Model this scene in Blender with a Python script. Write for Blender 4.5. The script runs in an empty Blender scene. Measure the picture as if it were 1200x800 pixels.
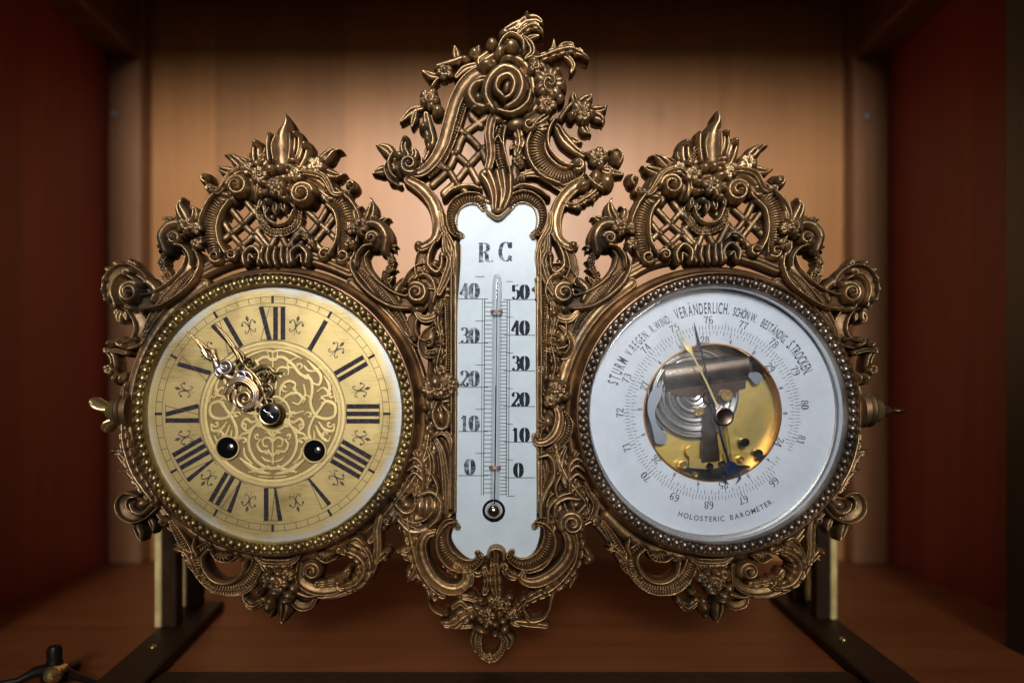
import bpy, math, random
import numpy as np
from mathutils import Vector

# ------------------------------------------------------------------ units
U = 0.0005            # one drawing unit is half a millimetre
D = 800.0             # camera stands 800 units (0.4 m) before the reference plane
CX, CY = 595.0, 480.0 # foot of the perpendicular from the camera
def wx(x): return (x - CX) * U
def wz(y): return (CY - y) * U
def un(x, y, h):      # point seen at x,y whose real height above the plane is h -> true drawing coordinates
    k = (D - h) / D
    return CX + (x - CX) * k, CY + (y - CY) * k

S = bpy.context.scene
C = S.collection

# ------------------------------------------------------------------ camera
cam_d = bpy.data.cameras.new('camera'); cam = bpy.data.objects.new('camera', cam_d); C.objects.link(cam)
cam.location = (0, -D * U, 0); cam.rotation_euler = (math.radians(90), 0, 0)
cam_d.sensor_width = 36; cam_d.lens = 24
cam_d.shift_x = 5 / 1200.0; cam_d.shift_y = 80 / 1200.0
cam_d.clip_start = 0.01; cam_d.clip_end = 50
cam_d.dof.use_dof = True; cam_d.dof.focus_distance = 0.397; cam_d.dof.aperture_fstop = 2.6
S.camera = cam

# ------------------------------------------------------------------ world and light
W = bpy.data.worlds.new('World'); S.world = W; W.use_nodes = True
wn = W.node_tree.nodes; wl = W.node_tree.links
bg = wn['Background']
tc = wn.new('ShaderNodeTexCoord'); sp = wn.new('ShaderNodeSeparateXYZ'); cr = wn.new('ShaderNodeValToRGB')
wl.new(tc.outputs['Generated'], sp.inputs[0]); wl.new(sp.outputs['Z'], cr.inputs[0]); wl.new(cr.outputs[0], bg.inputs[0])
cr.color_ramp.elements[0].position = 0.0; cr.color_ramp.elements[0].color = (0.30, 0.22, 0.17, 1)
cr.color_ramp.elements[1].position = 0.8; cr.color_ramp.elements[1].color = (0.74, 0.69, 0.64, 1)
bg.inputs[1].default_value = 0.065

def area(name, loc, target, sx, sy, power, col, spread=180):
    l = bpy.data.lights.new(name, 'AREA'); l.shape = 'RECTANGLE'; l.size = sx; l.size_y = sy
    l.energy = power; l.color = col; l.spread = math.radians(spread)
    o = bpy.data.objects.new(name, l); C.objects.link(o); o.location = loc
    o.rotation_euler = (Vector(target) - Vector(loc)).to_track_quat('-Z', 'Y').to_euler()
    return o
area('window_light', (-0.02, -1.7, 0.79), (-.02, 0.33, 0.27), 0.42, 0.64, 2.7, (0.99, 0.98, 0.98), 34)
area('soft_fill', (0.0, -1.9, 0.75), (0, 0.33, 0.20), 1.5, 1.3, 1.2, (1.0, 0.80, 0.58), 70)  # added warm fill easing the shadow on the back wall, no known lamp
area('ceiling_light', (-0.35, -0.9, 1.5), (0, 0.0, 0.05), 0.5, 0.35, 1.0, (0.95, 0.97, 1.0), 120)

S.view_settings.view_transform = 'Standard'; S.view_settings.look = 'None'
S.view_settings.exposure = 0.0; S.view_settings.gamma = 1.0
S.render.engine = 'CYCLES'
S.render.resolution_x = 1024; S.render.resolution_y = 682

# ------------------------------------------------------------------ object helpers
def tag(o, label=None, cat=None, group=None, kind=None):
    if label: o['label'] = label
    if cat: o['category'] = cat
    if group: o['group'] = group
    if kind: o['kind'] = kind
    return o
def empty(name, loc=(0, 0, 0)):
    o = bpy.data.objects.new(name, None); C.objects.link(o); o.location = loc
    o.empty_display_size = 0.02
    return o
def link(name, me, mat=None, parent=None, loc=None):
    o = bpy.data.objects.new(name, me); C.objects.link(o)
    if mat is not None and len(me.materials) == 0: me.materials.append(mat)
    if parent is not None:
        o.parent = parent
    if loc is not None: o.location = loc
    return o

class MB:
    """collects pieces of one mesh; build() links them as one object"""
    def __init__(s): s.v = []; s.f = []; s.sm = []
    def add(s, vs, fs, smooth=True):
        b = len(s.v); s.v += [tuple(p) for p in vs]; s.f += [tuple(i + b for i in f) for f in fs]; s.sm += [smooth] * len(fs)
    def box(s, x0, x1, y0, y1, z0, z1, bev=0.0):
        if bev <= 0:
            vs = [(x, y, z) for x in (x0, x1) for y in (y0, y1) for z in (z0, z1)]
            fs = [(0, 1, 3, 2), (4, 6, 7, 5), (0, 4, 5, 1), (2, 3, 7, 6), (0, 2, 6, 4), (1, 5, 7, 3)]
            s.add(vs, fs, False); return
        b = bev; vs = []; idx = {}
        for ix, (x, dx) in enumerate(((x0, b), (x1, -b))):
            for iy, (y, dy) in enumerate(((y0, b), (y1, -b))):
                for iz, (z, dz) in enumerate(((z0, b), (z1, -b))):
                    for a in range(3):
                        p = [x + dx, y + dy, z + dz]; p[a] = (x, y, z)[a]
                        idx[(ix, iy, iz, a)] = len(vs); vs.append(p)
        fs = []
        g = lambda i, j, k, a: idx[(i, j, k, a)]
        for i in (0, 1):
            fs.append((g(i,0,0,0), g(i,0,1,0), g(i,1,1,0), g(i,1,0,0)))
            fs.append((g(0,i,0,1), g(0,i,1,1), g(1,i,1,1), g(1,i,0,1)))
            fs.append((g(0,0,i,2), g(0,1,i,2), g(1,1,i,2), g(1,0,i,2)))
            for j in (0, 1):
                fs.append((g(i,j,0,0), g(i,j,1,0), g(i,j,1,1), g(i,j,0,1)))
                fs.append((g(i,0,j,0), g(i,1,j,0), g(i,1,j,2), g(i,0,j,2)))
                fs.append((g(0,i,j,1), g(1,i,j,1), g(1,i,j,2), g(0,i,j,2)))
                for k in (0, 1): fs.append((g(i,j,k,0), g(i,j,k,1), g(i,j,k,2)))
        s.add(vs, fs, False)
    def lathe(s, prof, cx, cz, n=128, closed=False, axis='y'):
        """prof: (radius, y) pairs in metres turned about the y axis through (cx, cz)"""
        vs = []; m = len(prof)
        for i in range(n):
            a = 2 * math.pi * i / n; ca, sa = math.cos(a), math.sin(a)
            for r, y in prof:
                vs.append((cx + r * ca, y, cz + r * sa) if axis == 'y' else ((cx[0] + y, cx[1] + r * ca, cx[2] + r * sa) if axis == 'x' else (cx[0] + r * ca, cx[1] + r * sa, cx[2] + y)))
        fs = []
        for i in range(n):
            j = (i + 1) % n
            for k in range(m - 1): fs.append((i*m+k, i*m+k+1, j*m+k+1, j*m+k))
        s.add(vs, fs)
    def sphere(s, c, r, n=14, m=8, sx=1, sy=1, sz=1):
        vs = []; fs = []
        for i in range(m + 1):
            t = math.pi * i / m
            for j in range(n):
                a = 2 * math.pi * j / n
                vs.append((c[0] + sx*r*math.sin(t)*math.cos(a), c[1] + sy*r*math.cos(t), c[2] + sz*r*math.sin(t)*math.sin(a)))
        for i in range(m):
            for j in range(n):
                k = (j + 1) % n
                fs.append((i*n+j, (i+1)*n+j, (i+1)*n+k, i*n+k))
        s.add(vs, fs)
    def tube(s, pts, rad, n=12, cap=True):
        pts = [Vector(p) for p in pts]; rad = rad if isinstance(rad, (list, tuple)) else [rad] * len(pts)
        vs = []; up = None
        for i, p in enumerate(pts):
            t = (pts[min(i+1, len(pts)-1)] - pts[max(i-1, 0)]).normalized()
            if up is None: up = t.orthogonal().normalized()
            up = (up - t * up.dot(t)).normalized(); q = t.cross(up)
            for j in range(n):
                a = 2*math.pi*j/n; vs.append(p + (up*math.cos(a) + q*math.sin(a))*rad[i])
        fs = [(i*n+j, i*n+(j+1)%n, (i+1)*n+(j+1)%n, (i+1)*n+j) for i in range(len(pts)-1) for j in range(n)]
        if cap: fs += [tuple(range(n))[::-1], tuple(range((len(pts)-1)*n, len(pts)*n))]
        s.add(vs, fs)
    def build(s, name, mat, parent=None, bevel=0):
        me = bpy.data.meshes.new(name); me.from_pydata(s.v, [], s.f); me.update()
        me.polygons.foreach_set('use_smooth', s.sm)
        if any(s.sm): me.set_sharp_from_angle(angle=math.radians(38))
        o = link(name, me, mat, parent)
        return o

# flat marks printed or cut on a face: ribbons and discs in drawing units, at height h
class Flat:
    def __init__(s, h): s.h = h; s.m = MB(); s.k = 0
    def _y(s): s.k += 1; return -(s.h + 0.012 * (s.k % 9)) * U
    def ribbon(s, pts, w, sm=True):
        pts = np.array(pts, float)
        if sm and len(pts) > 2: pts = crom(pts, 1.2)
        n = len(pts); ww = np.interp(np.linspace(0, 1, n), np.linspace(0, 1, len(w)), w) if isinstance(w, (list, tuple)) else (w(pts) if callable(w) else np.full(n, float(w)))
        t = np.gradient(pts, axis=0); t /= np.maximum(np.hypot(t[:, 0], t[:, 1]), 1e-9)[:, None]
        nn = np.stack([-t[:, 1], t[:, 0]], 1); a = pts + nn*ww[:, None]; b = pts - nn*ww[:, None]; y = s._y()
        vs = [(wx(p[0]), y, wz(p[1])) for p in a] + [(wx(p[0]), y, wz(p[1])) for p in b]
        s.m.add(vs, [(i, i+1, n+i+1, n+i) for i in range(n-1)], False)
    def poly(s, pts):
        y = s._y(); s.m.add([(wx(p[0]), y, wz(p[1])) for p in pts], [tuple(range(len(pts)))], False)
    def disc(s, c, r, n=16):
        s.poly([(c[0] + r*math.cos(2*math.pi*i/n), c[1] + r*math.sin(2*math.pi*i/n)) for i in range(n)])
    def ring(s, c, r, w, n=180):
        y = s._y(); vs = []
        for i in range(n):
            a = 2*math.pi*i/n
            for q in (r - w, r + w): vs.append((wx(c[0] + q*math.cos(a)), y, wz(c[1] + q*math.sin(a))))
        s.m.add(vs, [(2*i, 2*i+1, (2*i+3) % (2*n), (2*i+2) % (2*n)) for i in range(n)], False)
    def build(s, name, mat, parent): return s.m.build(name, mat, parent)

def crom(pts, step=1.5, closed=False):
    P = np.array(pts, float)
    if len(P) == 2 and not closed:
        n = max(2, int(np.hypot(*(P[1]-P[0])) / step) + 1)
        return P[0] + (P[1]-P[0]) * np.linspace(0, 1, n)[:, None]
    if closed: Q = np.vstack([P[-1], P, P[0], P[1]])
    else: Q = np.vstack([2*P[0]-P[1], P, 2*P[-1]-P[-2]])
    out = []
    for i in range(1, len(Q) - 2):
        p0, p1, p2, p3 = Q[i-1:i+3]; n = max(2, int(np.hypot(*(p2-p1)) / step) + 1)
        t = np.linspace(0, 1, n, endpoint=False)[:, None]
        out.append(0.5*((2*p1) + (-p0+p2)*t + (2*p0-5*p1+4*p2-p3)*t*t + (-p0+3*p1-3*p2+p3)*t**3))
    out.append(Q[-2][None] if not closed else P[0][None])
    return np.vstack(out)

# ------------------------------------------------------------------ cast relief
def pf_round(v, s, t, w): return np.sqrt(np.clip(1 - v*v, 0, 1))
def pf_flat(v, s, t, w): return np.clip((1 - np.abs(v)) * 3.0, 0, 1) ** 0.5
def pf_rim(v, s, t, w):
    a = np.abs(v)
    rim = np.exp(-((a - 0.72) / 0.24) ** 2)
    inner = 0.60 + 0.26 * np.clip(1 - (a/0.6)**2, 0, 1) ** 0.5
    edge = np.sqrt(np.clip(1 - a**6, 0, 1))
    return edge * np.maximum(inner, 0.45 + 0.55*rim)
def pf_ribs(v, s, t, w):
    a = np.abs(v); rim = np.exp(-((a - 0.77) / 0.19) ** 2)
    inner = 0.52 + 0.22*np.clip(1 - (a/0.62)**2, 0, 1) + 0.13*np.cos(2*math.pi*s/3.2 + 1.5*v)*np.clip(1 - (a/0.62)**4, 0, 1)
    edge = np.sqrt(np.clip(1 - a**6, 0, 1))
    return edge * np.maximum(inner, 0.4 + 0.6*rim)
def pf_hollow(v, s, t, w):      # deep cove with one bold rim
    rim = np.exp(-((v - 0.68)/0.27)**2); rim2 = 0.75*np.exp(-((v + 0.74)/0.2)**2)
    inner = 0.42 + 0.30*(v + 1)/2
    return np.sqrt(np.clip(1 - np.abs(v)**6, 0, 1)) * np.maximum(inner, np.maximum(rim, rim2))
def pf_leaf(v, s, t, w):
    a = np.abs(v)
    return np.sqrt(np.clip(1 - a*a, 0, 1)) * (0.78 + 0.22*a**1.5) * (1 - 0.30*np.exp(-(a/0.13)**2)) 
def pf_acan(v, s, t, w):
    a = np.abs(v)
    g = np.abs(np.cos(math.pi*(v*1.5)))
    fr = (s/11.0) % 1.0; fr = np.minimum(fr, 1-fr)
    return np.sqrt(np.clip(1 - a**3, 0, 1)) * (0.76 + 0.22*g) * (1 - .28*np.clip(a*1.3-.1, 0, 1)*np.exp(-((fr-.12*a)/.09)**2))
def pf_bundle(v, s, t, w):      # several parallel rounded strands
    a = np.abs(v); return np.sqrt(np.clip(1 - a**4, 0, 1)) * (0.62 + 0.16*(1-a) + 0.22*np.abs(np.cos(math.pi*v*1.9)))
def pf_soft(v, s, t, w): return np.clip(1 - np.abs(v)**3, 0, 1)**.5*(.93+.07*np.exp(-(v/.35)**2))
PF = dict(soft=pf_soft, round=pf_round, flat=pf_flat, rim=pf_rim, ribs=pf_ribs, hollow=pf_hollow, leaf=pf_leaf, acan=pf_acan, bundle=pf_bundle)

def boxblur(a, r):
    def one(a, r, ax):
        a = np.moveaxis(a, ax, 0); p = np.concatenate([np.repeat(a[:1], r+1, 0), a, np.repeat(a[-1:], r, 0)], 0)
        c = np.cumsum(p, 0); o = (c[2*r+1:] - c[:-2*r-1]) / (2*r+1); return np.moveaxis(o, 0, ax)
    return one(one(a, r, 0), r, 1)

class Relief:
    """A cast or pierced piece: heights worked up stroke by stroke on a fine grid, then turned into solid metal with side walls."""
    n = 0
    def __init__(s, x0, y0, x1, y1, step=0.5, plane=None):
        s.x0, s.y0, s.st = x0, y0, step
        s.nx = int((x1-x0)/step)+1; s.ny = int((y1-y0)/step)+1
        s.H = np.full((s.ny, s.nx), -1e3, np.float32); s.M = np.full((s.ny, s.nx), -9.0, np.float32); s.B = np.full((s.ny, s.nx), -1e3, np.float32)
        s.plane = plane; s.hb = -20.0; s.rng = np.random.default_rng(int(abs(x0*7+y0*3))+Relief.n*13); Relief.n += 1; s.jit = .55 if step > .45 else 0
    def U(s, p, h):
        p = np.atleast_2d(np.array(p, float)).copy()
        k = (D - (h if s.plane is None else s.plane)) / D
        p[:, 0] = CX + (p[:, 0]-CX)*k; p[:, 1] = CY + (p[:, 1]-CY)*k
        return p
    def win(s, xa, ya, xb, yb):
        i0 = max(0, int((ya-s.y0)/s.st)-2); i1 = min(s.ny, int((yb-s.y0)/s.st)+4)
        j0 = max(0, int((xa-s.x0)/s.st)-2); j1 = min(s.nx, int((xb-s.x0)/s.st)+4)
        if i1 <= i0 or j1 <= j0: return None
        Y, X = np.mgrid[i0:i1, j0:j1]
        return slice(i0, i1), slice(j0, j1), X*s.st + s.x0, Y*s.st + s.y0
    def put(s, sl, h, m, hb):
        H = s.H[sl]; M = s.M[sl]
        on = (m > -s.st*1.1) & (h > H)
        H[on] = h[on]; s.B[sl][on] = hb; np.maximum(M, m, out=M)
    def stroke(s, pts, w, h, prof='round', hb=None, lobes=None, closed=False, add=0.0):
        hb = s.hb if hb is None else hb
        hl = list(h) if isinstance(h, (list, tuple)) else [h]
        if prof in ('acan', 'leaf') and s.st > .4: w = [q*(1.22 if prof == 'acan' else 1.1) for q in w] if isinstance(w, (list, tuple)) else w*1.15
        if s.jit: pts = np.array(pts, float)+s.rng.normal(0, s.jit*.8, (1, 2))+s.rng.normal(0, .28 if len(pts) < 9 else .04, (len(pts), 2)); dh_ = s.rng.normal(0, .45); hl = [q+dh_ for q in hl]; h = hl if len(hl) > 1 else hl[0]
        if prof == 'acan' and lobes is None and s.jit: lobes = (11.0, .20, 0)
        P = s.U(crom(pts, 1.6, closed), hb + 0.65*(max(hl)-hb)); n = len(P)
        tt = np.linspace(0, 1, n)
        wl_ = list(w) if isinstance(w, (list, tuple)) else [w, w]
        Wd = np.interp(tt, np.linspace(0, 1, len(wl_)), wl_); Hh = np.interp(tt, np.linspace(0, 1, len(hl)), hl) if len(hl) > 1 else np.full(n, float(hl[0]))
        if s.jit: Wd = Wd*1.10
        Wd = np.maximum(Wd, 0.35)
        mw = Wd.max()*1.15 + 1
        r = s.win(P[:, 0].min()-mw, P[:, 1].min()-mw, P[:, 0].max()+mw, P[:, 1].max()+mw)
        if r is None: return
        si, sj, X, Y = r; best = np.full(X.shape, 99.0); V = np.ones(X.shape)*9; Sx = np.zeros(X.shape); T = np.zeros(X.shape)
        acc = np.concatenate([[0], np.cumsum(np.hypot(*np.diff(P, axis=0).T))])
        xs = X[0]; ys = Y[:, 0]
        for k in range(n-1):
            a, b = P[k], P[k+1]; e = b-a; L2 = e@e
            if L2 < 1e-9: continue
            q = max(Wd[k], Wd[k+1])*1.2 + 1
            ja, jb = np.searchsorted(xs, [min(a[0], b[0])-q, max(a[0], b[0])+q]); ia, ib = np.searchsorted(ys, [min(a[1], b[1])-q, max(a[1], b[1])+q])
            if ib <= ia or jb <= ja: continue
            sub = (slice(ia, ib), slice(ja, jb))
            dx = X[sub]-a[0]; dy = Y[sub]-a[1]
            u = np.clip((dx*e[0]+dy*e[1])/L2, 0, 1)
            px = dx-u*e[0]; py = dy-u*e[1]; d = np.hypot(px, py)
            ww = Wd[k]+(Wd[k+1]-Wd[k])*u; q = d/ww
            on = q < best[sub]
            best[sub] = np.where(on, q, best[sub])
            V[sub] = np.where(on, q*np.where(e[0]*dy-e[1]*dx >= 0, 1, -1), V[sub])
            Sx[sub] = np.where(on, acc[k]+u*math.sqrt(L2), Sx[sub]); T[sub] = np.where(on, tt[k]+u*(tt[k+1]-tt[k]), T[sub])
        ww = np.interp(T, tt, Wd); hh = np.interp(T, tt, Hh)
        if lobes:      # (length, depth, side) serrated edge
            L, dp, side = lobes
            f = (Sx/L) % 1.0
            lob = 1 - dp*(f**1.6)
            V = np.where((V*side >= 0) | (side == 0), V/lob, V)
        vc = np.clip(V, -1, 1)
        z = PF[prof](vc, Sx, T, ww)
        s.put((si, sj), hb + (hh-hb)*z, (1-np.abs(V))*ww, hb)
    def blob(s, c, rx, ry=None, ang=0, h=0, hb=None, fn=None):
        hb = s.hb if hb is None else hb; ry = rx if ry is None else ry
        if s.jit: c = (c[0]+s.rng.normal(0, s.jit*.8), c[1]+s.rng.normal(0, s.jit*.8)); rx *= s.rng.uniform(.93, 1.08); ry *= s.rng.uniform(.93, 1.08); h += s.rng.normal(0, .4)
        c = s.U([c], hb+0.65*(h-hb))[0]; R = max(rx, ry)+1
        r = s.win(c[0]-R, c[1]-R, c[0]+R, c[1]+R)
        if r is None: return
        si, sj, X, Y = r; a = math.radians(ang); dx = X-c[0]; dy = Y-c[1]
        u = (dx*math.cos(a)+dy*math.sin(a))/rx; v = (-dx*math.sin(a)+dy*math.cos(a))/ry
        q = np.hypot(u, v); th = np.arctan2(v, u)
        qc = np.clip(q, 0, 1)
        z = np.sqrt(1-qc*qc) if fn is None else fn(qc, th, u, v)
        s.put((si, sj), hb+(h-hb)*z, (1-q)*min(rx, ry), hb)
    def petal(s, c, r, ang, lr, wr, h, hb):
        a = math.radians(ang); d = r-lr*0.92
        s.blob((c[0]+d*math.cos(a), c[1]+d*math.sin(a)), lr, wr, ang, h, hb,
               lambda q, th, u, v: np.sqrt(1-q*q)**0.7*(0.86+0.08*q*q+0.10*u-0.20*np.exp(-(v/0.12)**2)*(u+1)*.5))
    def flower(s, c, r, n=5, rot=0, h=0, hb=None, two=True):
        hb = s.hb if hb is None else hb
        wr = r*math.sin(math.pi/n)*1.02
        for k in range(n): s.petal(c, r, rot+360*k/n, r*0.52, min(wr, r*.5), h, hb)
        if two:
            for k in range(n): s.petal(c, r*0.66, rot+360*(k+.5)/n, r*0.36, min(wr*.7, r*.34), h+(h-hb)*.12, hb)
        s.blob(c, r*0.22, h=h+(h-hb)*.2, hb=hb)
    def rose(s, c, r, h=0, hb=None, rot=0):
        hb = s.hb if hb is None else hb
        for k in range(5): s.petal(c, r, rot+72*k, r*.5, r*.52, h-(h-hb)*.1, hb)
        s.blob(c, r*.72, h=h, hb=hb, fn=lambda q, th, u, v: np.sqrt(1-q*q*.8)*(0.86+0.14*np.cos(2*math.pi*(2.1*q)+th*2+rot)))
    def volute(s, c, r, turns=1.4, a0=0, d=1, w=None, h=0, hb=None, prof='round', tail=None):
        """spiral ending in an eye; a0 start angle (deg, y down), d=+1 clockwise as seen"""
        hb = s.hb if hb is None else hb; w = r*.36 if w is None else w*1.22
        N = int(14*turns)+4; pts = []; ws = []; hs = []
        if tail is not None: pts += list(tail); ws += list(np.linspace(w*1.15, w, len(tail))); hs += [h-(h-hb)*.12]*len(tail)
        for i in range(N+1):
            f = i/N; a = math.radians(a0)+d*2*math.pi*turns*f; q = (r-w)*(1-f)**0.85*1.0+0.2*r*f*0.6
            pts.append((c[0]+q*math.cos(a), c[1]+q*math.sin(a))); ws.append(w*(1-.45*f)); hs.append(h-(h-hb)*(.12-.2*f))
        s.blob(c, r*.86, h=h-(h-hb)*.42, hb=hb)
        s.stroke(pts, ws, hs, prof, hb)
        s.blob(c, r*.30, h=h+(h-hb)*.22, hb=hb)
    def fan(s, c, r, a0, a1, n, h=0, hb=None):
        hb = s.hb if hb is None else hb; a0, a1 = math.radians(a0), math.radians(a1)
        c = s.U([c], hb+0.65*(h-hb))[0]; R = r*1.1
        w_ = s.win(c[0]-R, c[1]-R, c[0]+R, c[1]+R)
        if w_ is None: return
        si, sj, X, Y = w_; dx = X-c[0]; dy = Y-c[1]; q = np.hypot(dx, dy)/r
        am = (a0+a1)/2; th = (np.arctan2(dy, dx)-am+math.pi) % (2*math.pi)-math.pi; half = (a1-a0)/2
        f = (th+half)/(2*half)*n; rr = 0.90+0.10*np.abs(np.sin(math.pi*f)); q = q/rr; qc = np.clip(q, 0, 1)
        z = (0.35+0.65*np.sqrt(1-(2*qc-1)**2*.9))*(0.72+0.28*np.abs(np.sin(math.pi*f)))*np.sqrt(1-qc**8)
        m = np.minimum((1-q)*r, (half-np.abs(th))*np.maximum(q*r, .5))
        s.put((si, sj), hb+(h-hb)*z, m, hb)
    def leaf(s, base, tip, w, h, bend=0.0, hb=None, prof='leaf', tiplift=0.0, lobes=None):
        b = np.array(base, float); t = np.array(tip, float); e = t-b; n = np.array([-e[1], e[0]])
        hb = s.hb if hb is None else hb
        pts = [b, b+e*.33+n*bend*.8, b+e*.7+n*bend, t]
        s.stroke(pts, [w*.45, w*.95, w, w*.72, w*.25, .4], [h-2, h, h+tiplift], prof, hb, lobes)
    def mesh(s, name, back, blur=2, mirror=None):
        H = s.H.copy(); ok = s.M > -s.st*0.75
        H[~ok] = 0; okf = ok.astype(np.float32)
        for _ in range(blur):
            k = boxblur(H*okf, 1)/np.maximum(boxblur(okf, 1), 1e-3); H = np.where(ok, 0.3*H+0.7*k, 0)
        if s.jit:      # unevenness left by the sand mould and the chaser's tools
            for r_, am in ((1, .16), (4, 1.3)):
                z_ = boxblur(boxblur(s.rng.normal(0, 1, H.shape).astype(np.float32), r_), r_); H = np.where(ok, H+z_*am, 0)
        R = max(2, int(2.2/s.st)); low = boxblur(H*okf, R)/np.maximum(boxblur(okf, R), 1e-3)
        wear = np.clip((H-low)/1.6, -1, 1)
        cell = ok[:-1, :-1] & ok[1:, :-1] & ok[:-1, 1:] & ok[1:, 1:]
        use = np.zeros_like(ok); use[:-1, :-1] |= cell; use[1:, :-1] |= cell; use[:-1, 1:] |= cell; use[1:, 1:] |= cell
        idx = np.full(ok.shape, -1, np.int64); idx[use] = np.arange(use.sum())
        gy, gx = np.gradient(s.M, s.st); g2 = gx*gx+gy*gy
        X = np.arange(s.nx)[None, :]*s.st+s.x0+np.zeros(ok.shape); Y = np.arange(s.ny)[:, None]*s.st+s.y0+np.zeros(ok.shape)
        near = (np.abs(s.M) < s.st*0.75) & (g2 > .05)
        mv = np.where(near, np.clip(s.M/np.maximum(np.sqrt(g2), .25), -s.st*.6, s.st*.6), 0); gl = np.sqrt(np.maximum(g2, 1e-6))
        # only move vertices that lie on the rim of the piece
        full = np.zeros_like(ok); full[1:-1, 1:-1] = cell[:-1, :-1] & cell[1:, :-1] & cell[:-1, 1:] & cell[1:, 1:]
        rim = use & ~full; mv = np.where(rim, mv, 0)
        X = X-mv*gx/gl; Y = Y-mv*gy/gl
        i, j = np.nonzero(cell)
        q = np.stack([idx[i, j], idx[i+1, j], idx[i+1, j+1], idx[i, j+1]], 1)
        # walls
        cp = np.pad(cell, 1); rm = np.nonzero(rim); bidx = np.full(ok.shape, -1, np.int64); nb = use.sum(); bidx[rm] = nb+np.arange(len(rm[0]))
        wq = []
        a, b = np.nonzero(cp[1:, 1:-1] != cp[:-1, 1:-1])  # horizontal edges at row a between verts (a,b),(a,b+1)
        wq.append(np.stack([idx[a, b], idx[a, b+1], bidx[a, b+1], bidx[a, b]], 1))
        a, b = np.nonzero(cp[1:-1, 1:] != cp[1:-1, :-1])
        wq.append(np.stack([idx[a, b], idx[a+1, b], bidx[a+1, b], bidx[a, b]], 1))
        q = np.vstack([q]+wq); q = q[(q >= 0).all(1)]
        vx = np.concatenate([X[use], X[rm]]); vy = np.concatenate([Y[use], Y[rm]]); vh = np.concatenate([H[use], np.minimum(np.maximum(s.B[rm]-6, back), H[rm]-2)]); we = np.concatenate([wear[use], np.full(len(rm[0]), -.3)])
        co = np.stack([(vx-CX)*U, -vh*U, (CY-vy)*U], 1)
        if mirror is not None: co[:, 0] = 2*(mirror-CX)*U-co[:, 0]; q = q[:, ::-1]
        me = bpy.data.meshes.new(name); me.vertices.add(len(co)); me.vertices.foreach_set('co', co.astype(np.float32).ravel())
        me.loops.add(q.size); me.loops.foreach_set('vertex_index', q.astype(np.int32).ravel())
        me.polygons.add(len(q)); me.polygons.foreach_set('loop_start', (np.arange(len(q))*4).astype(np.int32)); me.polygons.foreach_set('loop_total', np.full(len(q), 4, np.int32))
        me.update(); me.validate()
        me.polygons.foreach_set('use_smooth', np.ones(len(me.polygons), bool))
        at = me.attributes.new('wear', 'FLOAT', 'POINT'); at.data.foreach_set('value', we.astype(np.float32)[:len(me.vertices)])
        return me
# ------------------------------------------------------------------ materials
def mat(name, col, rough=.5, metal=0.0, spec=.5, **k):
    m = bpy.data.materials.new(name); m.use_nodes = True; b = m.node_tree.nodes['Principled BSDF']
    b.inputs['Base Color'].default_value = (*col, 1); b.inputs['Roughness'].default_value = rough
    b.inputs['Metallic'].default_value = metal; b.inputs['Specular IOR Level'].default_value = spec
    for n, v in k.items(): b.inputs[n.replace('_', ' ')].default_value = v
    return m
def nd(m, t, **k):
    n = m.node_tree.nodes.new(t)
    for a, v in k.items(): setattr(n, a, v)
    return n
def ln(m, a, b): m.node_tree.links.new(a, b)
def pb(m): return m.node_tree.nodes['Principled BSDF']
def noise(m, scale, detail=4, rough=.55, vec=None, dist=0.0):
    n = nd(m, 'ShaderNodeTexNoise'); n.inputs['Scale'].default_value = scale; n.inputs['Detail'].default_value = detail
    n.inputs['Roughness'].default_value = rough; n.inputs['Distortion'].default_value = dist
    if vec is None:
        t = nd(m, 'ShaderNodeTexCoord'); vec = t.outputs['Object']
    ln(m, vec, n.inputs['Vector']); return n
def ramp(m, src, stops):
    r = nd(m, 'ShaderNodeValToRGB'); e = r.color_ramp.elements
    while len(e) < len(stops): e.new(.5)
    for i, (p, c) in enumerate(stops):
        e[i].position = p; e[i].color = (*c, 1) if isinstance(c, tuple) else (c, c, c, 1)
    ln(m, src, r.inputs[0]); return r
def mixc(m, f, a, b, mode='MIX'):
    x = nd(m, 'ShaderNodeMix', data_type='RGBA', blend_type=mode)
    for s_, v in ((0, f), (6, a), (7, b)):
        if isinstance(v, (int, float)): x.inputs[s_].default_value = v
        elif isinstance(v, tuple): x.inputs[s_].default_value = (*v, 1)
        else: ln(m, v, x.inputs[s_])
    return x.outputs[2]
def math_(m, op, a, b=None, clamp=False):
    x = nd(m, 'ShaderNodeMath', operation=op, use_clamp=clamp)
    for i, v in enumerate((a, b)):
        if v is None: continue
        if isinstance(v, (int, float)): x.inputs[i].default_value = v
        else: ln(m, v, x.inputs[i])
    return x.outputs[0]
def bump(m, src, dist, strength=1.0):
    b = nd(m, 'ShaderNodeBump'); b.inputs['Strength'].default_value = strength; b.inputs['Distance'].default_value = dist
    ln(m, src, b.inputs['Height']); ln(m, b.outputs[0], pb(m).inputs['Normal']); return b

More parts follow.
